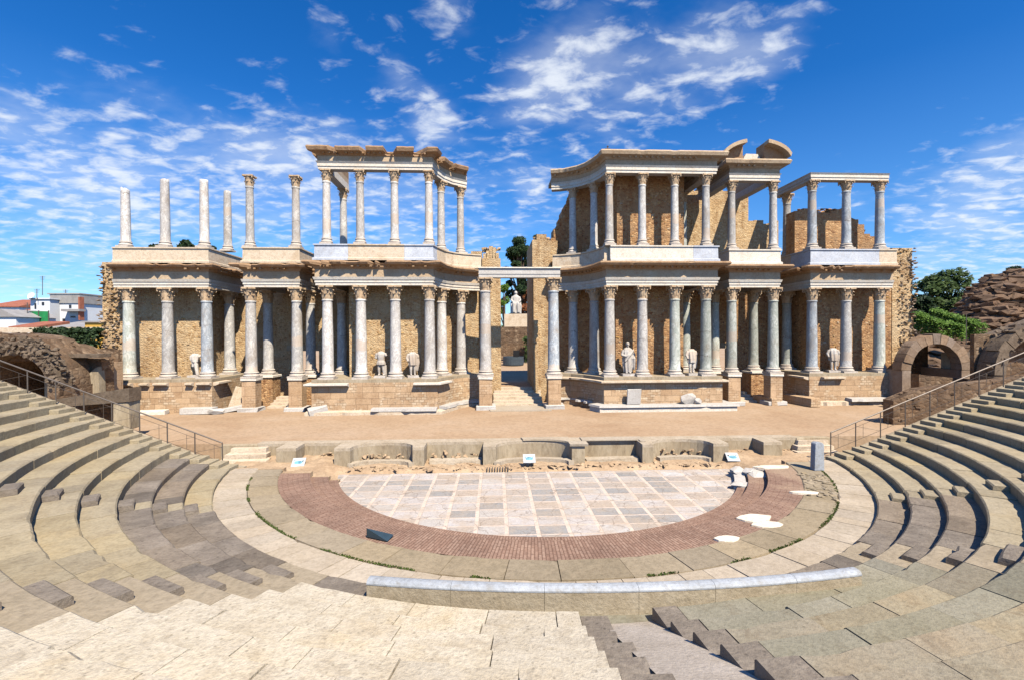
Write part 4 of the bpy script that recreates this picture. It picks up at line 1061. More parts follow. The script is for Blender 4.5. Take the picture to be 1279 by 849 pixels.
# central way: granite steps, cement ramp, granite blocks
t = thing('aisle_stairs', pol(RS, rad(0))+(ZR,), 'dark granite steps along the edge of the pale front seats', 'stairs', 'aisle stairs')
for n in range(1, 11):
    for r0, r1, z in ((Rn(n)+.01, Rn(n+1)+.02, Zn(n)-.1),):
        o = slab_ring('step', r0, r1, z, (k_(rad(-1.15)), k_(rad(.8+.25*(n%2)))), (9,10), M_GRAN, .01); wl = o.location.copy(); o.parent = t; o.location = wl-WLOC[t.name]
t = thing('aisle_stairs', pol(RS, rad(6))+(ZR,), 'dark granite blocks stepping up along the right side of the cement ramp', 'stairs', 'aisle stairs')
for n in range(1, 11):
    o = slab_ring('step', Rn(n)+.01, Rn(n+1)-.02, Zn(n)+.02, (k_(rad(4.6)), k_(rad(6.55))), (9,10), M_GRAN, .01); wl = o.location.copy(); o.parent = t; o.location = wl-WLOC[t.name]
g = MB(); N = 12
for k in range(N+1):
    r = Rn(1)+(Rn(11)-Rn(1))*k/N; z = Zn(1)-.3+(Zn(11)-Zn(1))*k/N
    for a in (.7, 2.6, 4.62): p = pol(r, rad(a)); g.v.append((p[0], p[1], z+R.uniform(-.015,.015)))
for k in range(N):
    for j in range(2): g.f.append((k*3+j, k*3+j+1, k*3+j+4, k*3+j+3))
tag(g.build('cement_ramp', M_CONCRETE, smooth=True), kind='structure')
o = slab_ring('landing_pavement', RS+.04, Rn(1)+.05, .71, (k_(rad(-1.15)), k_(rad(6.55))), (1.4,2), M_SEATG, .01); tag(o, kind='structure')
# stairs at the two ends of the seating, railings and retaining walls
for s in (-1, 1):
    S = SIDE[s]
    t = thing('edge_stairs', (O[0]+s*15, 22.4, ZR), f"stone stairs climbing beside the {S} handrail at the end of the seat rows", 'stairs', 'stairs along the handrails')
    for n in range(14):
        for q, dz in ((0, 0), (.5, HS*.5)):
            xa = math.sqrt(Rn(n+q)**2-3.2**2); xb = math.sqrt(Rn(n+q+.5)**2-3.2**2)+.05
            z = Zn(n)+dz+R.uniform(-.012,.012)
            m = MB(); m.box((O[0]+s*(xa+xb)/2, 22.44, z-.3), (xb-xa-.006, .86+R.uniform(-.03,.03), .6), 0, .008); m.build('step', M_SEATL, t, bevel=.015)
    pts = [(14.2,-.3)] + [(14.2, .5)] + [(15.2+.5*i, .72+.5*i*.4-.15) for i in range(26)] + [(28.0, -.3)]
    m = MB(); m.vprism([(O[0]+s*x, z) for x, z in pts], 22.88, 23.3)
    tag(m.build('retaining_wall', M_CONC), f"stone flank wall below the {S} handrail at the end of the seat rows", 'wall')
    # railing
    x0, zb = (-13.1, .66) if s < 0 else (16.75, .8)
    sl = .392
    t = thing('handrail', (x0, 22.95, zb), f"thin dark metal handrail climbing beside the {S} end stairs", 'handrail', 'handrails')
    n = 11
    P = [Vector((x0+s*1.28*i, 22.95, zb+sl*1.28*i)) for i in range(n)]
    for p in P: MB().tube([p+Vector((0,0,-.25)), p+Vector((0,0,1.03))], .028, 6).build('post', M_METAL, t)
    m = MB(); m.tube([p+Vector((0,0,1.05)) for p in P], .035, 6); m.build('top_rail', M_METAL, t)
    m = MB()
    for i in range(n-1):
        a, b = P[i], P[i+1]
        m.tube([a+Vector((0,0,.12)), b+Vector((0,0,.12))], .009, 4); m.tube([a+Vector((0,0,.8)), b+Vector((0,0,.8))], .009, 4)
        m.tube([a+Vector((0,0,.85)), b+Vector((0,0,.1))], .009, 4)
        q = a.lerp(b, .3); m.tube([q+Vector((0,0,.12)), q+Vector((0,0,.8))], .009, 4)
    m.build('wire_infill', M_METAL, t)
# curved parapet in front
t = thing('curved_parapet', pol(15.1, .05)+(.57,), 'long curved blue-grey stone parapet with rounded top at the foot of the front seats', 'parapet')
q0, q1, q2 = onz(457, 757, .72), onz(745, 768, .72), onz(1078, 745, .72)
def circ(a, b, c):
    d = 2*(a.x*(b.y-c.y)+b.x*(c.y-a.y)+c.x*(a.y-b.y)); A_, B_, C_ = a.x**2+a.y**2, b.x**2+b.y**2, c.x**2+c.y**2
    return ((A_*(b.y-c.y)+B_*(c.y-a.y)+C_*(a.y-b.y))/d, (A_*(c.x-b.x)+B_*(a.x-c.x)+C_*(b.x-a.x))/d)
PC = circ(q0, q1, q2); PR = math.hypot(q0.x-PC[0], q0.y-PC[1])
pa0, pa1 = [math.degrees(math.atan2(q.x-PC[0], PC[1]-q.y)) for q in (q0, q2)]
cuts = [pa0+(pa1-pa0)*f for f in (0,.17,.35,.53,.68,.85,1)]
print('PARAPET', PC, PR, pa0, pa1, q0, q1, q2)
for a, b in zip(cuts, cuts[1:]):
    n = 8; pts = [(PC[0]+(PR-.17)*math.sin(rad(a+.006+(b-a-.012)*k/n)), PC[1]-(PR-.17)*math.cos(rad(a+.006+(b-a-.012)*k/n))) for k in range(n+1)]
    m = MB(); m.sweep(pts, [(-.13,.5),(-.14,1.2),(.14,1.2),(.15,.5)], None, None)
    sl_ = m.build('parapet_slab', M_BALU, t)
    m = MB(); m.sweep(pts, [(-.15,1.202),(-.15,1.235),(-.12,1.28),(-.06,1.305),(0,1.31),(.06,1.305),(.12,1.28),(.15,1.235),(.15,1.202)], None, None); m.build('rounded_top', M_BALUT, t, smooth=False)
# loose things in the orchestra
def mslab(label, px, py, z, size, rz, mat=M_TRIMP):
    p = onz(px, py, z); m = MB(); w, d, h = [q*.5 for q in size]; rr = Matrix.Rotation(rz, 3, 'Z'); n_ = 9
    pts = [rr @ Vector((w*math.cos(2*PI*k/n_)*R.uniform(.8,1.1)*1.05, d*math.sin(2*PI*k/n_)*R.uniform(.8,1.1)*1.05, 0))+Vector((p.x, p.y, 0)) for k in range(n_)]
    m.prism(pts, z-.1, z+.045); tag(m.build('marble_slab', mat, bevel=.015), label, 'marble slab', 'loose marble pieces in the orchestra')
mslab('jagged white marble slab lying on the brick ring at right, the larger', 942, 647, .55, (1.2,.7,.1), .2)
mslab('white marble slab touching the larger jagged one on the brick ring', 958, 655, .55, (1.0,.5,.12), -.1)
mslab('small lone white marble slab on the outer edge of the brick ring', 908, 673, .56, (.8,.42,.08), .1)
mslab('narrow white marble strip set across the grey ring at right', 1005, 615, .57, (1.1,.3,.08), -.15)
mslab('flat white slab lying across the end of the brick steps at right', 965, 583, .55, (1.8,.5,.1), 0)
g = None
def broken(label, px, py, z, size, rz, n=14):
    p = onz(px, py, z); m = MB(); m.rock((p.x, p.y, z+size[2]*.4), size, n, rz); tag(m.build('marble_fragment', M_WM), label, 'marble fragment', 'loose marble pieces in the orchestra')
broken('large broken white marble slab heaped at the right end of the marble floor', 945, 596, .12, (1.5,1.3,.42), .3)
broken('rough white marble lump at the left of the broken heap', 924, 594, .05, (.9,.9,.5), .9)
broken('small white fragment on top of the broken marble heap', 934, 590, .3, (.6,.5,.3), .4)
broken('long white kerb fragment curving below the broken marble heap', 930, 607, .1, (1.5,.6,.22), .0)
m = MB(); pts = [pol(RM+.1, rad(58+16*k/10)) for k in range(11)]
m.sweep(pts, [(-.22,.0),(.24,.0),(.24,.2),(-.22,.2)], None, None); tag(m.build('marble_kerb', M_WM), 'curved white marble kerb on the right edge of the marble floor', 'kerb')
mcr = MB()
for _ in range(60):
    a = rad(R.uniform(52, 68)); p = pol(R.uniform(12.5, 13.5), a); k = R.uniform(.3,1); mcr.rock((p[0], p[1], .58), (.5*k,.35*k,.1*k), 9)
tag(mcr.build('broken_paving', M_RINGG), 'broken bits of paving scattered over the right part of the grey ring', 'rubble', kind='stuff')
# boards, marker
M_BOARD = plain('panel_frame_white', (.5,.5,.48), .5, .1); M_PRINT = plain('panel_print', (.2,.42,.5), .35, .6, 6); M_PANEL2 = plain('panel_print_pale', (.62,.72,.74), .35, .3, 7)
for px, py, lab in ((373,577,'tilted information panel before the left recess of the stage front'), (661,572,'tilted information panel in the central niche of the stage front'), (915,570,'tilted information panel before the right recess of the stage front')):
    Y = 23.75; p = at(px, py+5, Y); t = thing('information_panel', p, lab, 'information panel', 'information panels')
    rx = -.75; rz = (.12 if px < 500 else (-.12 if px > 800 else 0))
    for sg in (-1, 1): MB().box((p.x+sg*.2, p.y+.05, p.z+.05), (.05,.05,.5)).build('leg', M_METAL, t)
    MB().box((p.x, p.y, p.z+.2), (.62,.56,.035), rz, 0, (.62,0)).build('board', M_BOARD, t)
    q = Vector((0,-math.sin(.62)*.0,0))
    c = Vector((p.x, p.y, p.z+.2)) + Matrix.Rotation(rz, 3, 'Z') @ Matrix.Rotation(.62, 3, 'X') @ Vector((0,-.02,.021))
    MB().box(c, (.52,.42,.006), rz, 0, (.62,0)).build('print', M_PANEL2, t)
    c = c + Matrix.Rotation(rz, 3, 'Z') @ Matrix.Rotation(.62, 3, 'X') @ Vector((0,.0,.005))
    m = MB(); m.lathe([(.2,0),(.2,.003)], (0,0,0), 20); Q = Matrix.Translation(c) @ Matrix.Rotation(rz, 4, 'Z') @ Matrix.Rotation(.62, 4, 'X') @ Matrix.Diagonal((1,.55,1,1)); m.v = [tuple(Q @ Vector(v)) for v in m.v]; m.build('picture', M_PRINT, t)
p = onz(1020, 586, .57)
t = thing('marker_post', p, 'upright pale grey slab with rounded top standing on the ring at right', 'marker post')
m = MB(); m.vprism([(p.x-.24,.55),(p.x+.24,.55),(p.x+.22,1.75),(p.x+.14,1.84),(p.x-.1,1.86),(p.x-.2,1.8)], p.y-.2, p.y+.12); m.build('slab', M_BALUT, t, bevel=.03)
m = MB(); m.box((p.x+.235, p.y-.05, 1.6), (.03,.1,.12)); m.build('bracket', M_METAL, t)
p = onz(474, 668, .56)
m = MB(); q = [onz(458, 670, .57), onz(484, 675.5, .57), onz(492, 667, .62), onz(458, 659, .86)]
m.add([tuple(v) for v in q]+[tuple(v+Vector((-.02,.05,-.03))) for v in q], [(0,1,2,3),(7,6,5,4),(0,4,5,1),(1,5,6,2),(2,6,7,3),(3,7,4,0)])
tag(m.build('metal_plate', plain('dark_teal_plate', (.035,.06,.08), .4, .2), bevel=.004), 'dark teal tilted plate lying on the edge of the brick ring', 'plate')
# ------------------------------------------------------------------ statues
def remeshed(m, voxel, mat, name, parent, sm=2):
    me = m.mesh('tmp', mat, uv=False); ob = bpy.data.objects.new('tmp', me); COL.objects.link(ob)
    r = ob.modifiers.new('r', 'REMESH'); r.mode = 'VOXEL'; r.voxel_size = voxel
    s = ob.modifiers.new('s', 'SMOOTH'); s.iterations = sm; s.factor = .5
    dg = bpy.context.evaluated_depsgraph_get(); me2 = bpy.data.meshes.new_from_object(ob.evaluated_get(dg)); bpy.data.objects.remove(ob)
    me2.name = name; me2.polygons.foreach_set('use_smooth', [True]*len(me2.polygons))
    if not me2.materials: me2.materials.append(mat)
    return inst(name, me2, parent)
def ell(m, c, s, seg=14, n=9):
    m.lathe([(max(.02, math.sin(PI*k/n)), -math.cos(PI*k/n)) for k in range(n+1)], seg=seg)
    k = len(m.v)-(n+1)*seg
    for i in range(k, len(m.v)):
        x, y, z = m.v[i]; m.v[i] = (c[0]+x*s[0], c[1]+y*s[1], c[2]+z*s[2])
def drape(m, prof, folds, amp, ph=0, seg=40):
    """closed stack of rings with hanging folds"""
    vs = []; fs = []
    for (z, rx, ry, ox, oy, f) in prof:
        for k in range(seg):
            a = 2*PI*k/seg; q = 1+amp*f*math.sin(a*folds+ph+z*1.5)+.5*amp*f*math.sin(a*(folds*1.7)+z*3)
            vs.append((ox+rx*q*math.cos(a), oy+ry*q*math.sin(a), z))
    n = len(prof)
    for i in range(n-1):
        for k in range(seg): fs.append((i*seg+k, i*seg+(k+1)%seg, (i+1)*seg+(k+1)%seg, (i+1)*seg+k))
    fs += [tuple(range(seg-1,-1,-1)), tuple(range((n-1)*seg, n*seg))]
    m.add(vs, fs)
def head(m, z, y=0):
    ell(m, (0,y,z+.13), (.095,.115,.14)); ell(m, (0,y+.02,z+.19), (.11,.125,.1)); m.tube([(0,y+.03,z-.08),(0,y,z+.06)], [.075,.06], 10)
    m.tube([(0,y-.1,z+.16),(0,y-.135,z+.1)], [.018,.024], 6); ell(m, (0,y-.09,z+.03), (.04,.03,.035))
    for sg in (-1, 1): ell(m, (sg*.1,y+.01,z+.12), (.018,.03,.04)); ell(m, (sg*.035,y-.1,z+.15), (.018,.014,.011))
def statue(label, px, py, Y, h, kind, rz=0):
    p = at(px, py, Y); p.z = ZB; t = thing('statue', p, label, 'statue', 'marble statues between the columns'); t.rotation_euler = (0,0,rz)
    m = MB(); m.box((0,0,.07), (.7,.55,.14), 0, .02); pl_ = inst('plinth', m.mesh('plinth', M_STATUE), t)
    m = MB()
    if kind == 'toga':
        drape(m, [(.2,.23,.19,0,0,1),(.5,.27,.21,0,0,1),(.85,.28,.2,.01,0,1),(1.1,.27,.19,0,0,.8),(1.35,.26,.17,0,0,.5),(1.5,.23,.14,0,.01,.2),(1.58,.1,.1,0,.02,0)], 8, .13)
        m.tube([(-.26,0,1.42),(-.33,-.02,1.15),(-.16,-.2,1.1),(.02,-.22,1.2)], [.085,.075,.06,.045], 10)
        m.tube([(.26,0,1.42),(.36,0,1.15),(.3,-.18,.95)], [.09,.08,.05], 10)
        m.tube([(.3,-.1,1.45),(.05,-.2,1.15),(-.2,-.2,.8)], [.06,.08,.05], 8); m.tube([(.32,-.15,1.0),(.34,-.1,.35)], [.1,.06], 8)
        for sg in (-1, 1): m.tube([(sg*.1,0,.3),(sg*.1,-.02,.14)], [.075,.06], 8); ell(m, (sg*.1,-.09,.17), (.055,.13,.05))
        head(m, 1.62)
    elif kind == 'cuirass':
        drape(m, [(.78,.26,.2,0,0,1),(.95,.24,.19,0,0,1),(1.05,.2,.15,0,0,.3),(1.25,.22,.16,0,-.01,0),(1.42,.25,.16,0,0,0),(1.54,.2,.12,0,.02,0),(1.6,.08,.08,0,.02,0)], 11, .13)
        m.tube([(-.1,0,.85),(-.12,-.03,.5),(-.11,0,.16)], [.11,.085,.06], 10); m.tube([(.1,0,.85),(.14,.02,.5),(.16,.05,.16)], [.11,.085,.06], 10)
        for x, y in ((-.11,-.08), (.16,-.03)): ell(m, (x,y,.17), (.055,.13,.05))
        m.tube([(-.25,0,1.47),(-.31,.0,1.25),(-.3,-.03,1.15)], [.085,.075,.06], 10); m.tube([(.25,0,1.47),(.33,0,1.3)], [.085,.07], 10)
        m.tube([(.22,.12,.16),(.22,.1,.75)], [.11,.09], 8)
        drape(m, [(1.4,.27,.17,0,.03,.6),(1.5,.25,.15,0,.03,.8),(1.56,.14,.1,.0,.03,.3)], 6, .1)
    elif kind == 'mantle':
        drape(m, [(.75,.23,.17,0,0,1),(1.0,.26,.19,0,0,1),(1.25,.27,.19,.0,0,.8),(1.45,.26,.17,0,0,.6),(1.58,.16,.13,0,.02,.2)], 6, .13, 1)
        m.tube([(-.1,0,.85),(-.11,-.03,.5),(-.1,0,.16)], [.11,.085,.06], 10); m.tube([(.1,0,.85),(.13,.02,.5),(.13,.04,.16)], [.11,.085,.06], 10)
        for x, y in ((-.1,-.08), (.13,-.04)): ell(m, (x,y,.17), (.055,.13,.05))
        m.tube([(-.24,0,1.45),(-.36,-.02,1.2),(-.3,-.1,1.0)], [.1,.085,.05], 10); m.tube([(.24,0,1.45),(.34,-.02,1.22)], [.1,.09], 10)
        m.tube([(.3,.02,1.4),(.33,.05,.9),(.28,.06,.4)], [.1,.12,.07], 8)
    else:  # torn torso on one leg stump
        drape(m, [(.95,.2,.17,0,0,.6),(1.15,.26,.18,-.02,0,1),(1.35,.28,.18,.0,0,1),(1.5,.2,.15,.05,0,.6)], 5, .14, 2)
        m.tube([(.02,0,1.0),(.08,0,.6),(.14,0,.14)], [.15,.12,.1], 9); m.tube([(.28,0,1.3),(.42,0,1.42)], [.1,.06], 8); m.tube([(-.1,0,.95),(-.14,-.02,.65)], [.12,.07], 8)
    b = remeshed(m, .022, M_STATUE, 'figure', t); h *= 1.1; b.scale = (h/1.75,)*3
    pl_.scale = (h/1.75,)*3
statue('torn marble torso between the second and third columns of the left end wing', 244, 470, 37.9, 1.95, 'torn')
statue('headless marble soldier in a short kilt, left of the two in the left pavilion', 476, 469.5, 36.1, 2.0, 'cuirass', -.1)
statue('headless cloaked marble statue, right of the two in the left pavilion', 515.5, 469, 36.1, 1.95, 'mantle', .3)
statue('robed marble statue that still has its head, in the right pavilion', 784, 466.5, 36.15, 2.2, 'toga')
statue('headless cloaked marble statue near the outer column of the right pavilion', 863.5, 465.5, 36.15, 2.05, 'mantle', .2)
statue('headless marble statue standing alone on the right end wing', 1040.5, 463, 37.9, 2.0, 'mantle', -.2)
# seated goddess far behind the gateway
YG = 72
p = at(644.5, 392, YG); t = thing('statue', p, 'large seated white statue of a veiled woman framed by the central gateway', 'statue')
m = MB(); s_ = 1.32
drape(m, [(.0,.62,.55,0,0,.6),(.5,.6,.5,0,0,1),(.95,.62,.55,0,0,1),(1.15,.6,.5,0,.05,.5),(1.25,.4,.3,0,.2,.2)], 9, .1)
drape(m, [(1.0,.4,.3,0,.15,.4),(1.5,.38,.27,0,.2,.6),(1.9,.42,.26,0,.22,.4),(2.1,.3,.2,0,.22,.2),(2.2,.12,.12,0,.2,0)], 6, .1)
for sg in (-1, 1):
    m.tube([(sg*.38,.2,1.98),(sg*.52,.1,1.55),(sg*.36,-.25,1.35)], [.13,.12,.08], 10); m.tube([(sg*.2,.1,1.15),(sg*.25,-.5,1.1),(sg*.26,-.5,.1)], [.22,.2,.17], 10)
ell(m, (0,.18,2.4), (.15,.18,.2)); ell(m, (0,.24,2.42), (.2,.2,.24)); m.tube([(0,.2,2.05),(0,.18,2.3)], [.12,.1], 10); ell(m, (0,.0,2.37), (.03,.04,.03))
m.box((0,.45,.7), (1.25,.5,1.4))
b = remeshed(m, .045, M_WM, 'figure', t); b.scale = (s_,)*3

# ------------------------------------------------------------------ plants
M_LD = leaf('dark_needle_leaf', (.012,.028,.012), (.05,.085,.03)); M_LM = leaf('mid_green_leaf', (.03,.055,.015), (.1,.15,.04)); M_LB = leaf('bright_hedge_leaf', (.06,.12,.015), (.16,.27,.04)); M_LO = leaf('orange_leaf', (.2,.07,.03), (.4,.17,.07))
M_BARK = plain('tree_bark', (.1,.07,.05), .9, .4, 5)
def leaves(m, c, rad_, n, s, flat=1.0):
    for _ in range(n):
        d = Vector((R.gauss(0,1), R.gauss(0,1), R.gauss(0,1))).normalized()*R.uniform(.35,1)**.5
        p = Vector((c[0]+d.x*rad_[0], c[1]+d.y*rad_[1], c[2]+d.z*rad_[2]))
        a = Vector((R.gauss(0,1), R.gauss(0,1), R.gauss(0,1))).normalized(); b = a.orthogonal().normalized(); k = s*R.uniform(.6,1.3)
        m.add([p-a*k, p+b*k*.45, p+a*k, p-b*k*.45], [(0,1,2,3)])
def tree(label, c, h, cr, mat, clumps, per, s, trunk=True, group='trees beyond the theatre', zlo=.35, squash=.75, name='tree'):
    t = thing(name, c, label, 'tree', group); cz = c[2]
    m = MB(); br = MB()
    top = Vector((c[0]+R.uniform(-.3,.3), c[1], cz+h*.8))
    br.tube([c, Vector(c).lerp(top, .5)+Vector((R.uniform(-.2,.2),0,0)), top], [h*.028, h*.02, h*.008], 7)
    for _ in range(clumps):
        f = R.random(); z = cz+h*(zlo+(1-zlo)*f); rr = cr*(1-abs(2*f-.8)**2*.55)*R.uniform(.35,1); a = R.uniform(0, 2*PI)
        q = Vector((c[0]+rr*math.cos(a), c[1]+rr*math.sin(a), z)); k = cr*R.uniform(.22,.42)
        leaves(m, q, (k,k,k*squash), per, s); st = Vector(c).lerp(top, max(.25, min(.95, (z-cz)/h-.12)))
        br.tube([st, st.lerp(q, .6)+Vector((0,0,.1)), q], [h*.012, h*.007, h*.003], 5)
    m.build('crown', mat, t, uv=False, fix=False); br.build('trunk', M_BARK, t, uv=False)
    return t
def hedge(label, a, b, w, h, mat, s=.14, dens=260, cat='hedge', group=None, h2=None):
    a, b = Vector(a), Vector(b); L = (b-a).length; d = (b-a)/L; nr = Vector((-d.y, d.x, 0)).normalized(); h2 = h2 or h
    m = MB()
    for _ in range(int(L*dens*(w+h)*.5)):
        f = R.random(); sd = R.choice('tfbt'); hh = h+(h2-h)*f; hh *= 1+.08*noise.noise(Vector((f*L*1.3, 3, 0)))
        if sd == 't': o, z = R.uniform(-w/2, w/2), hh*(1-.12*R.random()**2)
        elif R.random() < .35: o, z = R.uniform(-w/2, w/2), R.uniform(0, hh*.95)
        else: o, z = (w/2 if sd == 'b' else -w/2), R.uniform(0, hh)
        p = a.lerp(b, f)-nr*-o+Vector((0,0,z))+Vector((R.gauss(0,.09), R.gauss(0,.09), R.gauss(0,.09)))
        e = Vector((R.gauss(0,1), R.gauss(0,1), R.gauss(0,1))).normalized(); g_ = e.orthogonal(); k = s*R.uniform(.6,1.3)
        m.add([p-e*k, p+g_*k*.5, p+e*k, p-g_*k*.5], [(0,1,2,3)])
    return tag(m.build('hedge', mat, uv=False, fix=False), label, cat, group)
def gnd(px, Y):
    p = at(px, 418, Y); return Vector((p.x, Y, ground_z(p.x, Y)))
# behind the gateway
def tall_tree(px, Y, ztop, cr, mat, label, clumps=34, per=230, s=.28, zlo=.3):
    c = gnd(px, Y); return tree(label, c, ztop-c.z, cr, mat, clumps, per, s, zlo=zlo)
tall_tree(650, 92, at(650, 296, 92).z, 3.6, M_LD, 'tall dark conifer rising behind the seated statue in the gateway', 46, 260, .34, .12)
tall_tree(672, 96, at(672, 290, 96).z, 2.2, M_LD, 'slim dark conifer just right of the tall one behind the gateway', 22, 220, .3, .2)
tall_tree(664, 88, at(664, 362, 88).z, 2.6, M_LO, 'rust-coloured tree beside the seated statue', 16, 160, .3, .3)
tall_tree(629, 84, at(629, 358, 84).z, 2.2, M_LB, 'bright green bush-like tree left of the seated statue', 16, 200, .28, .1)
for px, Y, yt, lab in ((205, 75, 304, 'pine top peeping over the left end wing, left of the second bare shaft'), (240, 75, 303, 'pine top peeping over the left end wing between two bare shafts'), (262, 78, 306, 'pine top peeping over the left end wing behind the third bare shaft')):
    tall_tree(px, Y, at(px, yt, Y).z, 2.4, M_LD, lab, 14, 200, .3, .75)
hedge('bush seen through the left side doorway', gnd(352, 50), gnd(372, 50), 1.6, 4.2, M_LM, .22, 120, 'bush')
hedge('dark bush seen through the right side doorway', gnd(912, 50), gnd(935, 50), 1.4, 5.4, M_LD, .22, 120, 'bush')
hedge('round green bush by the far wall behind the gateway', gnd(655, 66), gnd(666, 66), 2.2, 3.4, M_LM, .2, 160, 'bush')
# walls far behind the gateway
def farwall(label, x0, x1, y0, y1, Y, mat, th=1.2, name='garden_wall', dz=0):
    a, b = at(x0, y1, Y), at(x1, y0, Y)
    m = MB(); m.box(((a.x+b.x)/2, Y+th/2, (a.z+b.z)/2), (b.x-a.x, th, b.z-a.z), 0, .02)
    return tag(m.build(name, mat), label, 'wall')
farwall('plain plinth wall under the seated statue', 630, 668, 392, 412, 71.0, M_TRIM, 3)
farwall('rough reddish stone wall below the statue plinth', 600, 690, 408, 429, 69.6, M_RUBD)
farwall('lower rough stone wall with stair at the far end of the garden', 600, 690, 428, 449, 68.2, M_RUBD)
m = MB(); c = gnd(641, 62)
t = thing('garden_basin', c, 'round dark metal basin standing beyond the central gateway', 'basin')
MB().lathe([(1.32,0),(1.37,.1),(1.37,1.15),(1.28,1.15),(1.26,1.0),(.1,.95)], c, 28).build('tub', plain('dark_blue_metal', (.06,.08,.1), .45, .3), t, smooth=False)
m = MB(); m.box((c.x+.4, c.y+.3, c.z+1.5), (.8,.6,.9)); m.build('box', plain('black_box', (.02,.02,.022), .5), t)
tag(MB().box((at(634,450,66).x, 66, at(634,450,66).z), (1.2,.8,1.2)).build('dark_crate', plain('dark_crate_paint', (.03,.028,.026), .6)), 'dark box standing on the garden floor behind the round basin', 'crate')

# ------------------------------------------------------------------ left background
M_WHITE = plain('white_render', (.78,.78,.76), .8, .06, .4); M_GREYR = plain('grey_render', (.36,.34,.31), .85, .3, .6); M_RTILE = plain('red_roof_tile', (.36,.13,.075), .85, .35, 2); M_GROOF = plain('grey_sheet_roof', (.33,.31,.29), .7, .2, 1); M_YEL = plain('yellow_render', (.62,.36,.07), .8, .12, .6); M_GREEN = plain('green_netting', (.02,.22,.07), .8, .3, 1.5); M_GLASS = plain('dark_window', (.03,.035,.045), .2, .2)
def pbox(t, name, x0, x1, y0, y1, Y, depth, mat):
    a, b = at(x0, y1, Y), at(x1, y0, Y); return MB().box(((a.x+b.x)/2, Y+depth/2, (a.z+b.z)/2), (b.x-a.x, depth, b.z-a.z)).build(name, mat, t)
def house(label, x0, x1, y0, Y, depth, mat, roof=None, ridge=0, windows=(), extra=()):
    a, b = at(x0, y0, Y), at(x1, y0, Y); zb = 2.0
    t = thing('house', ((a.x+b.x)/2, Y, zb), label, 'house', 'houses beyond the theatre')
    MB().box(((a.x+b.x)/2, Y+depth/2, (zb+a.z)/2), (b.x-a.x, depth, a.z-zb)).build('wall', mat, t)
    if roof and ridge:
        m = MB(); e = .35
        m.vprism([(a.x-e, a.z+.004), (b.x+e, b.z+.004), ((a.x+b.x)/2, a.z+ridge)], Y-.3, Y+depth+.3) if ridge > 0 else m.add([(a.x-e,Y-.4,a.z+.01),(b.x+e,Y-.4,a.z+.01),(b.x+e,Y+depth,a.z-ridge),(a.x-e,Y+depth,a.z-ridge),(a.x-e,Y-.4,a.z-.15),(b.x+e,Y-.4,a.z-.15),(b.x+e,Y+depth,a.z-.15),(a.x-e,Y+depth,a.z-.15)], [(0,1,2,3),(4,5,6,7),(0,1,5,4),(1,2,6,5),(2,3,7,6),(3,0,4,7)])
        m.build('roof', roof, t)
    elif roof:
        MB().box(((a.x+b.x)/2, Y+depth/2, a.z+.12), (b.x-a.x+.5, depth+.5, .22)).build('roof', roof, t)
    for (wx0, wx1, wy0, wy1) in windows:
        pbox(t, 'window', wx0, wx1, wy0, wy1, Y-.06, .1, M_GLASS)
    return t
hA = house('tall white house with grey upper storey and flat roof', 62, 99, 368, 92, 12, M_WHITE, M_GREYR, 0, [(86,89,381,385),(78,81,398,402),(88,94,395,397)])
pbox(hA, 'grey_storey', 62.5, 99.5, 369, 379, 91.8, 10, M_GREYR)
pbox(hA, 'balcony', 76, 99, 386, 389, 90.5, 1.4, M_GROOF)
pbox(hA, 'chimney', 97.9, 99.2, 371, 400, 91.0, 1.0, M_RTILE)
house('white house with small square windows left of the tall white one', 38, 62, 374, 90, 9, M_WHITE, M_WHITE, 0, [(43,45,379,386),(52,55,377.5,381.5)])
pt = thing('screen_fence', gnd(40, 84), 'bright green netting screen in front of the white house', 'screen')
pbox(pt, 'netting', 20.5, 61, 389, 402.5, 84, .1, M_GREEN)
for px in (21, 34, 48, 60.5): pbox(pt, 'post', px-.3, px+.3, 388, 414, 83.9, .12, M_METAL)
house('low house with long red tiled roof at the left edge', -20, 24, 383, 110, 9, M_WHITE, M_RTILE, -2.2)
house('house with sloping red roof behind the green screen', 8, 40, 392, 95, 7, M_WHITE, M_RTILE, -1.6)
house('white gabled house at the left edge of the view', -14, 20, 396, 80, 7, M_WHITE, M_GROOF, 1.3)
house('small house with red roof in front of the green screen', 17, 46, 408, 72, 5, M_WHITE, M_RTILE, -.9)
house('long shed with grey sheet roof', 58, 107, 408.5, 74, 6, M_GREYR, M_GROOF, -1.0)
house('yellow rendered building with grey roof edge', 106, 130, 403, 70, 6, M_YEL, M_GROOF, 0)
house('low white house with flat roof right of the tall white one', 100, 130, 389, 100, 9, M_WHITE, M_WHITE, 0, [(105,108,392,397),(115,119,391,396)])
for px, y0, y1, Y, lab in ((53,345,369,93,'tall thin roof aerial above the white houses'), (46,361,376,89.5,'short roof aerial with crossbars on the small-windowed white house'), (82,362,369,94,'short roof aerial on the tall white house'), (34,378,412,83,'thin pole standing by the green screen')):
    a, b = at(px, y1, Y), at(px, y0, Y); t = thing('aerial', a, lab, 'aerial', 'roof aerials')
    MB().tube([a, b], .06, 5).build('mast', M_METAL, t)
    m = MB()
    for k in range(3): m.box((b.x, b.y, b.z-.15-.25*k), (1.0-.2*k, .05, .05))
    m.build('crossbars', M_METAL, t)
p = at(40, 372, 89.5); t = thing('satellite_dish', p, 'white satellite dish on the small-windowed white house', 'satellite dish')
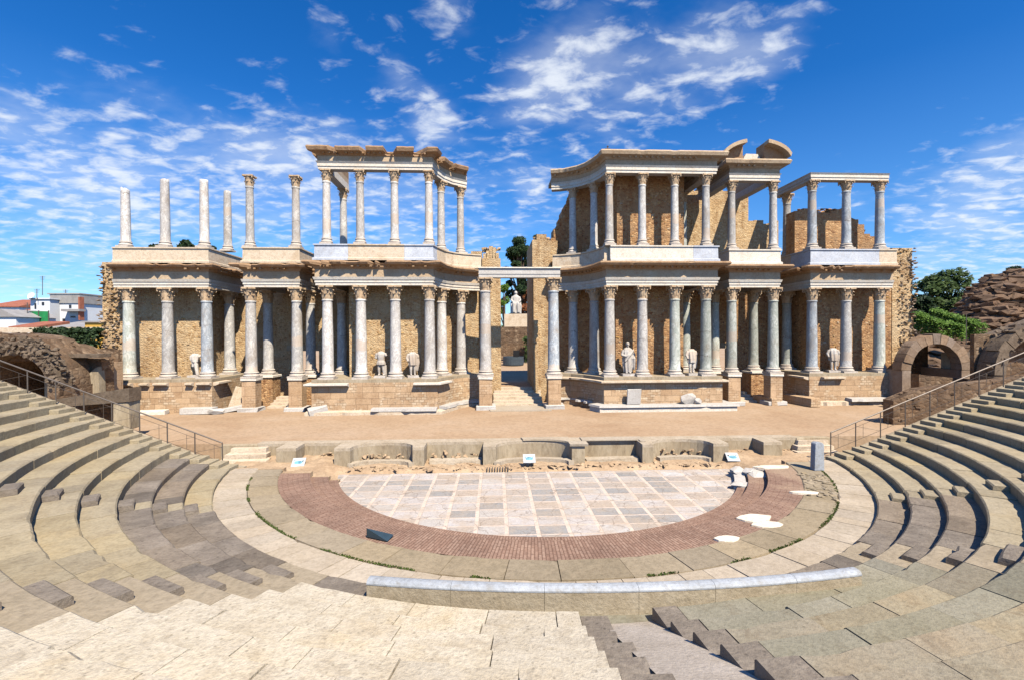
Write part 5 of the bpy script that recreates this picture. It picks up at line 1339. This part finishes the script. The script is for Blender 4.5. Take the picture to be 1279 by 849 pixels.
m = MB(); m.lathe([(.05,0),(.35,.06),(.6,.2),(.62,.22),(.34,.1),(.06,.04)], seg=16, cap=False); Q = Matrix.Translation(p+Vector((0,0,.3))) @ Matrix.Rotation(1.1, 4, 'X'); m.v = [tuple(Q @ Vector(v)) for v in m.v]; m.build('bowl', M_WHITE, t); MB().tube([p-Vector((0,0,.4)), p+Vector((0,0,.3))], .05, 5).build('mount', M_METAL, t)
farwall('long pale garden wall in front of the houses at left', -60, 132, 408.5, 416, 58, M_TRIM, .4)
a, b = at(50, 430, 40), at(127, 430, 40); hedge('clipped dark green hedge above the ruined walls at left', (a.x,40,a.z-.3), (b.x,40,b.z-.3), 1.2, 1.45, M_LD, .13, 700)
def rwall(label, pts, Y, th, mat, rag=0, name='ruined_wall', parent=None, cat='ruined wall', z0=0.6):
    """wall whose top edge follows pixel points at distance Y"""
    q = [at(x, y, Y) for x, y in pts]; m = MB()
    m.vprism([(q[0].x, z0)] + [(v.x, v.z) for v in q] + [(q[-1].x, z0)], Y, Y+th)
    if rag and Y < 40:
        lo = min(v.z for v in q)
        for _ in range(int((q[-1].x-q[0].x)*9)):
            f = R.random()*(len(q)-1); i = int(f); v = q[i].lerp(q[i+1], f-i); k = R.uniform(.3,1)
            m.rock((v.x, Y+R.uniform(-.03,.06), R.uniform(max(z0, lo-2.2), v.z-.1)), (.5*k,.2*k,.26*k), 9, R.uniform(-.2,.2))
    if rag:
        for a_, b_ in zip(q, q[1:]):
            for _ in range(max(1, int((b_-a_).length*rag))):
                v = a_.lerp(b_, R.random()); k = R.uniform(.5,1.2); m.rock((v.x, v.y+R.uniform(.1, th), v.z-.05), (.55*k,.5*k,.3*k), 9)
    return tag(m.build(name, mat), label, cat)
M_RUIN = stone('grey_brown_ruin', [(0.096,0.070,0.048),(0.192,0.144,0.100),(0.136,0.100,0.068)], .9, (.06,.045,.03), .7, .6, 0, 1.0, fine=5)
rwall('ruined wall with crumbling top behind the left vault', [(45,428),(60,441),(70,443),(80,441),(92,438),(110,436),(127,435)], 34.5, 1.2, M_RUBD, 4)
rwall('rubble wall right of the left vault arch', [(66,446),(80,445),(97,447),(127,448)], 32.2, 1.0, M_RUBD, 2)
t = thing('stone_lintel', at(108,446,31.6), 'dark stone slab laid across the top of the rubble wall at left', 'lintel')
a, b = at(90,446,31.5), at(128,442,31.5); MB().box(((a.x+b.x)/2,31.7,(a.z+b.z)/2), (b.x-a.x,1.0,.22), 0, .02).build('slab', M_RUIN, t)
rwall('pale square pillar beside the left vault arch', [(55,446),(68,444)], 31.4, .8, M_CONC, 0, 'stone_pillar', cat='pillar')
rwall('pale stone pillar at the foot of the torn wall end at left', [(124,452),(142,452)], 33.6, .8, M_PED, 0, 'stone_pillar', cat='pillar')
rwall('sloping stone slab over the dark gap at left', [(98,479),(118,460),(122,458),(124,479)], 31.9, .5, M_CONC, 0, 'stone_slab', cat='stone slab')
# left vault
def arch(label, cx, ys, ro, ri, Y, depth, mat, z0, group=None, cover=None, a0=0, a1=PI, nv=13, jambs=True, back=True, skew=0, rough=0, jm=None):
    c = at(cx, ys, Y); t = thing('stone_arch', (c.x, Y, z0), label, 'arch', group)
    m = MB(); n = nv
    for k in range(n):
        t0, t1 = a0+(a1-a0)*k/n+.006, a0+(a1-a0)*(k+1)/n-.006; dr = R.uniform(-.04,.1); dy = R.uniform(-.05,.05)
        pts = []
        for tt in (t0, (t0+t1)/2, t1): pts.append((c.x+math.cos(tt)*(ro+dr), c.z+math.sin(tt)*(ro+dr)))
        for tt in (t1, (t0+t1)/2, t0): pts.append((c.x+math.cos(tt)*ri, c.z+math.sin(tt)*ri))
        m.vprism(pts, Y+dy, Y+.9)
    m.build('voussoirs', mat, t)
    if rough:
        m = MB()
        for _ in range(rough):
            tt = R.uniform(0, PI); q = R.uniform(ri+.08, ro+.35); k = R.uniform(.3, 1); m.rock((c.x+math.cos(tt)*q, Y+R.uniform(-.08,.1)+(R.uniform(0,.8) if q > ro else 0), c.z+math.sin(tt)*q), (.6*k,.3,.42*k), 9)
        m.build('rubble_facing', mat, t)
    if jambs:
        for sg in (-1, 1): MB().vprism([(c.x+sg*ri*1.0, z0), (c.x+sg*ro, z0), (c.x+sg*ro, c.z-.01), (c.x+sg*ri, c.z-.01)], Y+.03, Y+depth).build('jamb', jm or mat, t)
    if cover:
        m = MB(); o = [(c.x+math.cos(PI*k/16)*(ro-.1), c.z+math.sin(PI*k/16)*(ro-.1)) for k in range(17)] + [(c.x+math.cos(PI*k/16)*ri, c.z+math.sin(PI*k/16)*ri) for k in range(16,-1,-1)]
        m.vprism(o, Y+.92, Y+depth); k = len(m.v)//2; m.v[k:] = [(x+skew, y, z+.25*abs(skew)*.0) for x, y, z in m.v[k:]]; m.build('vault', cover, t)
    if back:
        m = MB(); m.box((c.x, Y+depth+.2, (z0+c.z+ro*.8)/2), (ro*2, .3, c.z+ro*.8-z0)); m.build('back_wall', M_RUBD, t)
    return t
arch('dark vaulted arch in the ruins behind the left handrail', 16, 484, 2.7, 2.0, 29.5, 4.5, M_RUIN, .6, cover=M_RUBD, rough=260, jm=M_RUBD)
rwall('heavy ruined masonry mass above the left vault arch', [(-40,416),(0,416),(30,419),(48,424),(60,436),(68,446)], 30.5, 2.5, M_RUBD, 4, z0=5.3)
rwall('grey stone wall block beside the left vault', [(-60,415),(-32,418)], 30.0, 3, M_RUIN, 0, z0=.5)
# parodos wall at left with its block pillar
t = thing('passage_wall', at(115,500,26.5), 'dark stone beam and block pillar over the left side passage onto the stage', 'wall')
a, b = at(70,498,26.4), at(161,484,26.4)
m = MB(); m.vprism([(a.x,a.z-.45),(b.x,b.z-.75),(b.x,b.z),(a.x,a.z)], 26.4, 27.3); m.build('beam', M_RUIN, t)
a, b = at(141,530,26.45), at(160,502,26.45); MB().box(((a.x+b.x)/2,26.9,(a.z+b.z)/2), (b.x-a.x,.9,b.z-a.z+.6), 0, .03).build('pillar', M_CONC, t, bevel=.04)
a, b = at(60,560,27.5), at(141,500,27.5); MB().box(((a.x+b.x)/2,27.9,(a.z+b.z)/2), (b.x-a.x,.5,b.z-a.z)).build('back_wall', M_RUBD, t)
p = at(759, 191, 36.2)
t = thing('roof_finial', p, 'tiny dark finial on the corner of the upper right pavilion cornice', 'finial')
MB().tube([p-Vector((0,0,.15)), p+Vector((0,0,.45))], .04, 6).build('rod', M_METAL, t); m = MB(); m.tube([p+Vector((-.2,0,.3)), p+Vector((.2,0,.3))], .035, 6); m.lathe([(.02,.4),(.09,.46),(.02,.55)], p, 8); m.build('crosspiece', M_METAL, t)
# ------------------------------------------------------------------ right background
M_VOUS = stone('arch_voussoir', [(0.234,0.160,0.107),(0.359,0.264,0.189)], 1.2, (.16,.1,.07), .45, .4, .2, .6, fine=6)
ar = arch('round stone arch with its vault beside the right end wing', 1170, 462, 2.75, 2.05, 35.6, 3.6, M_VOUS, .8, 'stone arches at right', cover=M_TRIM, skew=3.4, jambs=True)
a2 = arch('dark larger stone arch at the right edge of the view', 1303, 468, 3.5, 2.7, 31.0, 1.3, M_RUIN, .8, 'stone arches at right', cover=M_RUIN, rough=70)
rwall('low wall with pale top inside the right arch', [(1148,467),(1160,469),(1212,473)], 33.4, .7, M_RUBD, 0, 'low_wall', cat='wall')
rwall('dark ruined wall between the two right arches', [(1196,452),(1212,446),(1228,440),(1240,420),(1300,398)], 36.5, 1.2, M_RUIN, 2)
rwall('pale stone block wall standing in the right arch', [(1187,440),(1200,441)], 36.9, .8, M_TRIM, 0, 'stone_pillar', cat='pillar')
rwall('stone passage wall behind the right handrail', [(1116,500),(1150,486),(1215,478),(1290,470)], 28.5, .8, M_RUBD, 2)
# rubble hill
def hill_z(x, y):
    q = x/y; s = max(0, min(1, (q-.965)/.15)); s = s*s*(3-2*s); p_ = max(0, min(1, (q-.86)/.09))
    b = max(0, min(1, (y-41)/17)); b = b*b*(3-2*b)
    z = 2.2+b*(4.6*p_+6.6*s)*(1 if y < 72 else max(.15, 1-(y-72)/18))
    n = abs(noise.noise(Vector((x*.2, y*.2, 1))))*3.4+abs(noise.noise(Vector((x*.7, y*.7, 4))))*1.3+noise.noise(Vector((x*1.7, y*1.7, 7)))*.5
    return z + (n-.9)*b*(.35+.65*s)
g = MB(); nx, ny = 190, 130
for j in range(ny+1):
    for i in range(nx+1):
        x = 35+90*i/nx; y = 40.5+62*j/ny; g.v.append((x, y, hill_z(x, y)-.3*(i == 0)))
for j in range(ny):
    for i in range(nx): g.f.append((j*(nx+1)+i, j*(nx+1)+i+1, (j+1)*(nx+1)+i+1, (j+1)*(nx+1)+i))
M_HILL = stone('rubble_hill_stone', [(0.080,0.048,0.030),(0.176,0.113,0.070),(0.224,0.129,0.070)], .5, (.045,.032,.025), .7, .5, 0, 1.2, fine=3)
tag(g.build('hill', M_HILL, smooth=False), kind='structure')
g = MB()
for _ in range(5200):
    y = R.uniform(41.5, 72); x = y*R.uniform(.84, 1.25); k = R.uniform(.25, 1)**2.2*1.9
    g.rock((x, y, hill_z(x, y)+k*.1), (k*1.8, k*1.2, k*.6), 12)
tag(g.build('hill_rubble', M_HILL, uv=False), 'brown broken stones covering the ruined mound at right', 'rubble', kind='stuff')
a, b = at(1146,400,45), at(1182,414,43); hedge('bright clipped hedge sloping down behind the right arch, nearer strip', (a.x,45,a.z-1), (b.x,43,b.z-1), 1.6, 1.7, M_LB, .11, 900, group='clipped hedges at right')
a, b = at(1166,393,48), at(1228,412,44); hedge('bright clipped hedge sloping down behind the right arch, longer strip', (a.x,48,a.z-1), (b.x,44,b.z-1), 1.3, 1.5, M_LB, .11, 900, group='clipped hedges at right')
a, b = at(1182,410,44), at(1206,416,43); hedge('low rounded green bush at the crown of the right arch', (a.x,44,a.z-.6), (b.x,43,b.z-.6), 1.2, 1.2, M_LB, .11, 900, 'bush')
for px, Y, yt, cr, lab in ((1163,86,344,4.6,'broad dark pine behind the right end wing, nearest the torn wall'), (1187,88,342,4.8,'broad dark pine behind the right end wing, by the rubble mound'), (1268,95,336,3.6,'dark pine top showing above the rubble mound'), (1150,70,372,2.4,'small dark shrub-like tree at the edge of the torn wall')):
    tall_tree(px, Y, at(px, yt, Y).z, cr, M_LM if px < 1200 and px > 1155 else M_LD, lab, 30, 260, .36, .3)
a = at(1207, 416, 41); b = at(1207, 392, 41); tag(MB().tube([a-Vector((0,0,1)), b], .035, 6).build('thin_post', M_METAL), 'thin iron post standing above the right arch', 'post')
CLOUDS = [(150,190,90,.15),(90,240,90,.06),(40,180,200,.08),(230,210,120,.1),(340,160,160,.14),(350,240,90,.1),(440,230,90,.1),(540,148,900,.25),(500,95,1200,.16),(650,125,500,.18),(695,95,600,.2),(760,140,200,.12),(860,100,250,.18),(900,40,300,.12),(950,85,500,.14),(1000,20,300,.16),(1245,215,160,.24),(1230,330,60,.14),(560,10,600,.2),(410,40,700,.16),(160,40,900,.14),(670,235,900,.16),(80,310,60,.1),(560,260,70,.1),(740,45,900,.14),(1000,290,60,.06),(120,90,20,-.12),(1150,90,25,-.22),(250,60,60,-.1),(480,40,50,-.05)]
CLO, CHI, CLOUD_COL, SKY, SUN, EXPO = .61, 1.0, (11.5,12.1,12.8), .056, 5.0, .56
# ------------------------------------------------------------------ sky, sun, view
sun_dir = Vector((.5, -1, 1.4)).normalized()
elev = math.asin(sun_dir.z); azi = math.atan2(sun_dir.x, sun_dir.y)
W = bpy.data.worlds.new('World'); sc.world = W; W.use_nodes = True; nt = W.node_tree
bg = nt.nodes['Background']
sky = nd(nt, 'ShaderNodeTexSky', sky_type='NISHITA', sun_disc=False, sun_elevation=elev, sun_rotation=azi, air_density=1.0, dust_density=.2, ozone_density=4.0, altitude=600)
hs = nd(nt, 'ShaderNodeHueSaturation'); hs.inputs['Saturation'].default_value = 1.34; hs.inputs['Value'].default_value = 1.75; lk(nt, sky.outputs[0], hs.inputs['Color'])
tc = nd(nt, 'ShaderNodeTexCoord'); nv = nd(nt, 'ShaderNodeVectorMath', operation='NORMALIZE'); lk(nt, tc.outputs['Generated'], nv.inputs[0])
sx = nd(nt, 'ShaderNodeSeparateXYZ'); lk(nt, nv.outputs[0], sx.inputs[0])
zz = math_(nt, 'ADD', math_(nt, 'MAXIMUM', sx.outputs[2], 0), .16)
cb = nd(nt, 'ShaderNodeCombineXYZ'); lk(nt, math_(nt, 'DIVIDE', sx.outputs[0], zz), cb.inputs[0]); lk(nt, math_(nt, 'DIVIDE', sx.outputs[1], zz), cb.inputs[1])
mp = nd(nt, 'ShaderNodeMapping'); mp.inputs['Rotation'].default_value = (0,0,.6); mp.inputs['Scale'].default_value = (1,1.35,1); lk(nt, cb.outputs[0], mp.inputs[0])
n1 = noise_t(nt, mp.outputs[0], 9.5, 7, .56, .3); n2 = noise_t(nt, mp.outputs[0], 2.2, 4, .55, .2)
dens = math_(nt, 'ADD', math_(nt, 'MULTIPLY', n1, .95), math_(nt, 'MULTIPLY', n2, .22))
bias = None
for px, py, k, wgt in CLOUDS:
    d = ray(px, py).normalized(); dp = nd(nt, 'ShaderNodeVectorMath', operation='DOT_PRODUCT'); lk(nt, nv.outputs[0], dp.inputs[0]); dp.inputs[1].default_value = d
    e = math_(nt, 'MULTIPLY', math_(nt, 'POWER', math_(nt, 'MAXIMUM', dp.outputs['Value'], 0), k), wgt)
    bias = e if bias is None else math_(nt, 'ADD', bias, e)
dens = math_(nt, 'ADD', dens, bias)
cl = nd(nt, 'ShaderNodeMapRange', interpolation_type='SMOOTHSTEP'); lk(nt, dens, cl.inputs[0]); cl.inputs[1].default_value = CLO; cl.inputs[2].default_value = CHI
vl = nd(nt, 'ShaderNodeMapRange', interpolation_type='SMOOTHSTEP'); lk(nt, math_(nt, 'ADD', math_(nt, 'MULTIPLY', n2, .55), math_(nt, 'ADD', bias, math_(nt, 'MULTIPLY', n1, .2))), vl.inputs[0]); vl.inputs[1].default_value = .38; vl.inputs[2].default_value = .75
cm = math_(nt, 'MAXIMUM', math_(nt, 'MULTIPLY', cl.outputs[0], .85), math_(nt, 'MULTIPLY', vl.outputs[0], .42))
hz = ramp(nt, sx.outputs[2], [(0,(.55,.55,.55)), (.42,(0,0,0))])
c = mixc(nt, 'MIX', math_(nt, 'MULTIPLY', hz, .45), hs.outputs[0], (5.5,8.6,11.0))
c = mixc(nt, 'MULTIPLY', 1.0, c, (.8,.98,1.2)); c = mixc(nt, 'MIX', cm, c, CLOUD_COL)
lk(nt, c, bg.inputs['Color']); bg.inputs['Strength'].default_value = SKY
sl = bpy.data.lights.new('sun', 'SUN'); sl.energy = SUN; sl.angle = math.radians(.53); sl.color = (1,.92,.79)
so = bpy.data.objects.new('sun', sl); COL.objects.link(so); so.rotation_euler = sun_dir.to_track_quat('Z', 'Y').to_euler(); so.location = (30,-40,60)
vs = sc.view_settings; vs.view_transform = 'Standard'; vs.look = 'None'; vs.gamma = 1; vs.exposure = EXPO; vs.use_curve_mapping = False
sc.render.engine = 'CYCLES'; sc.cycles.max_bounces = 6; sc.cycles.diffuse_bounces = 2; sc.cycles.glossy_bounces = 2; sc.cycles.transmission_bounces = 2; sc.cycles.transparent_max_bounces = 4

sc.cycles.sample_clamp_indirect = .05
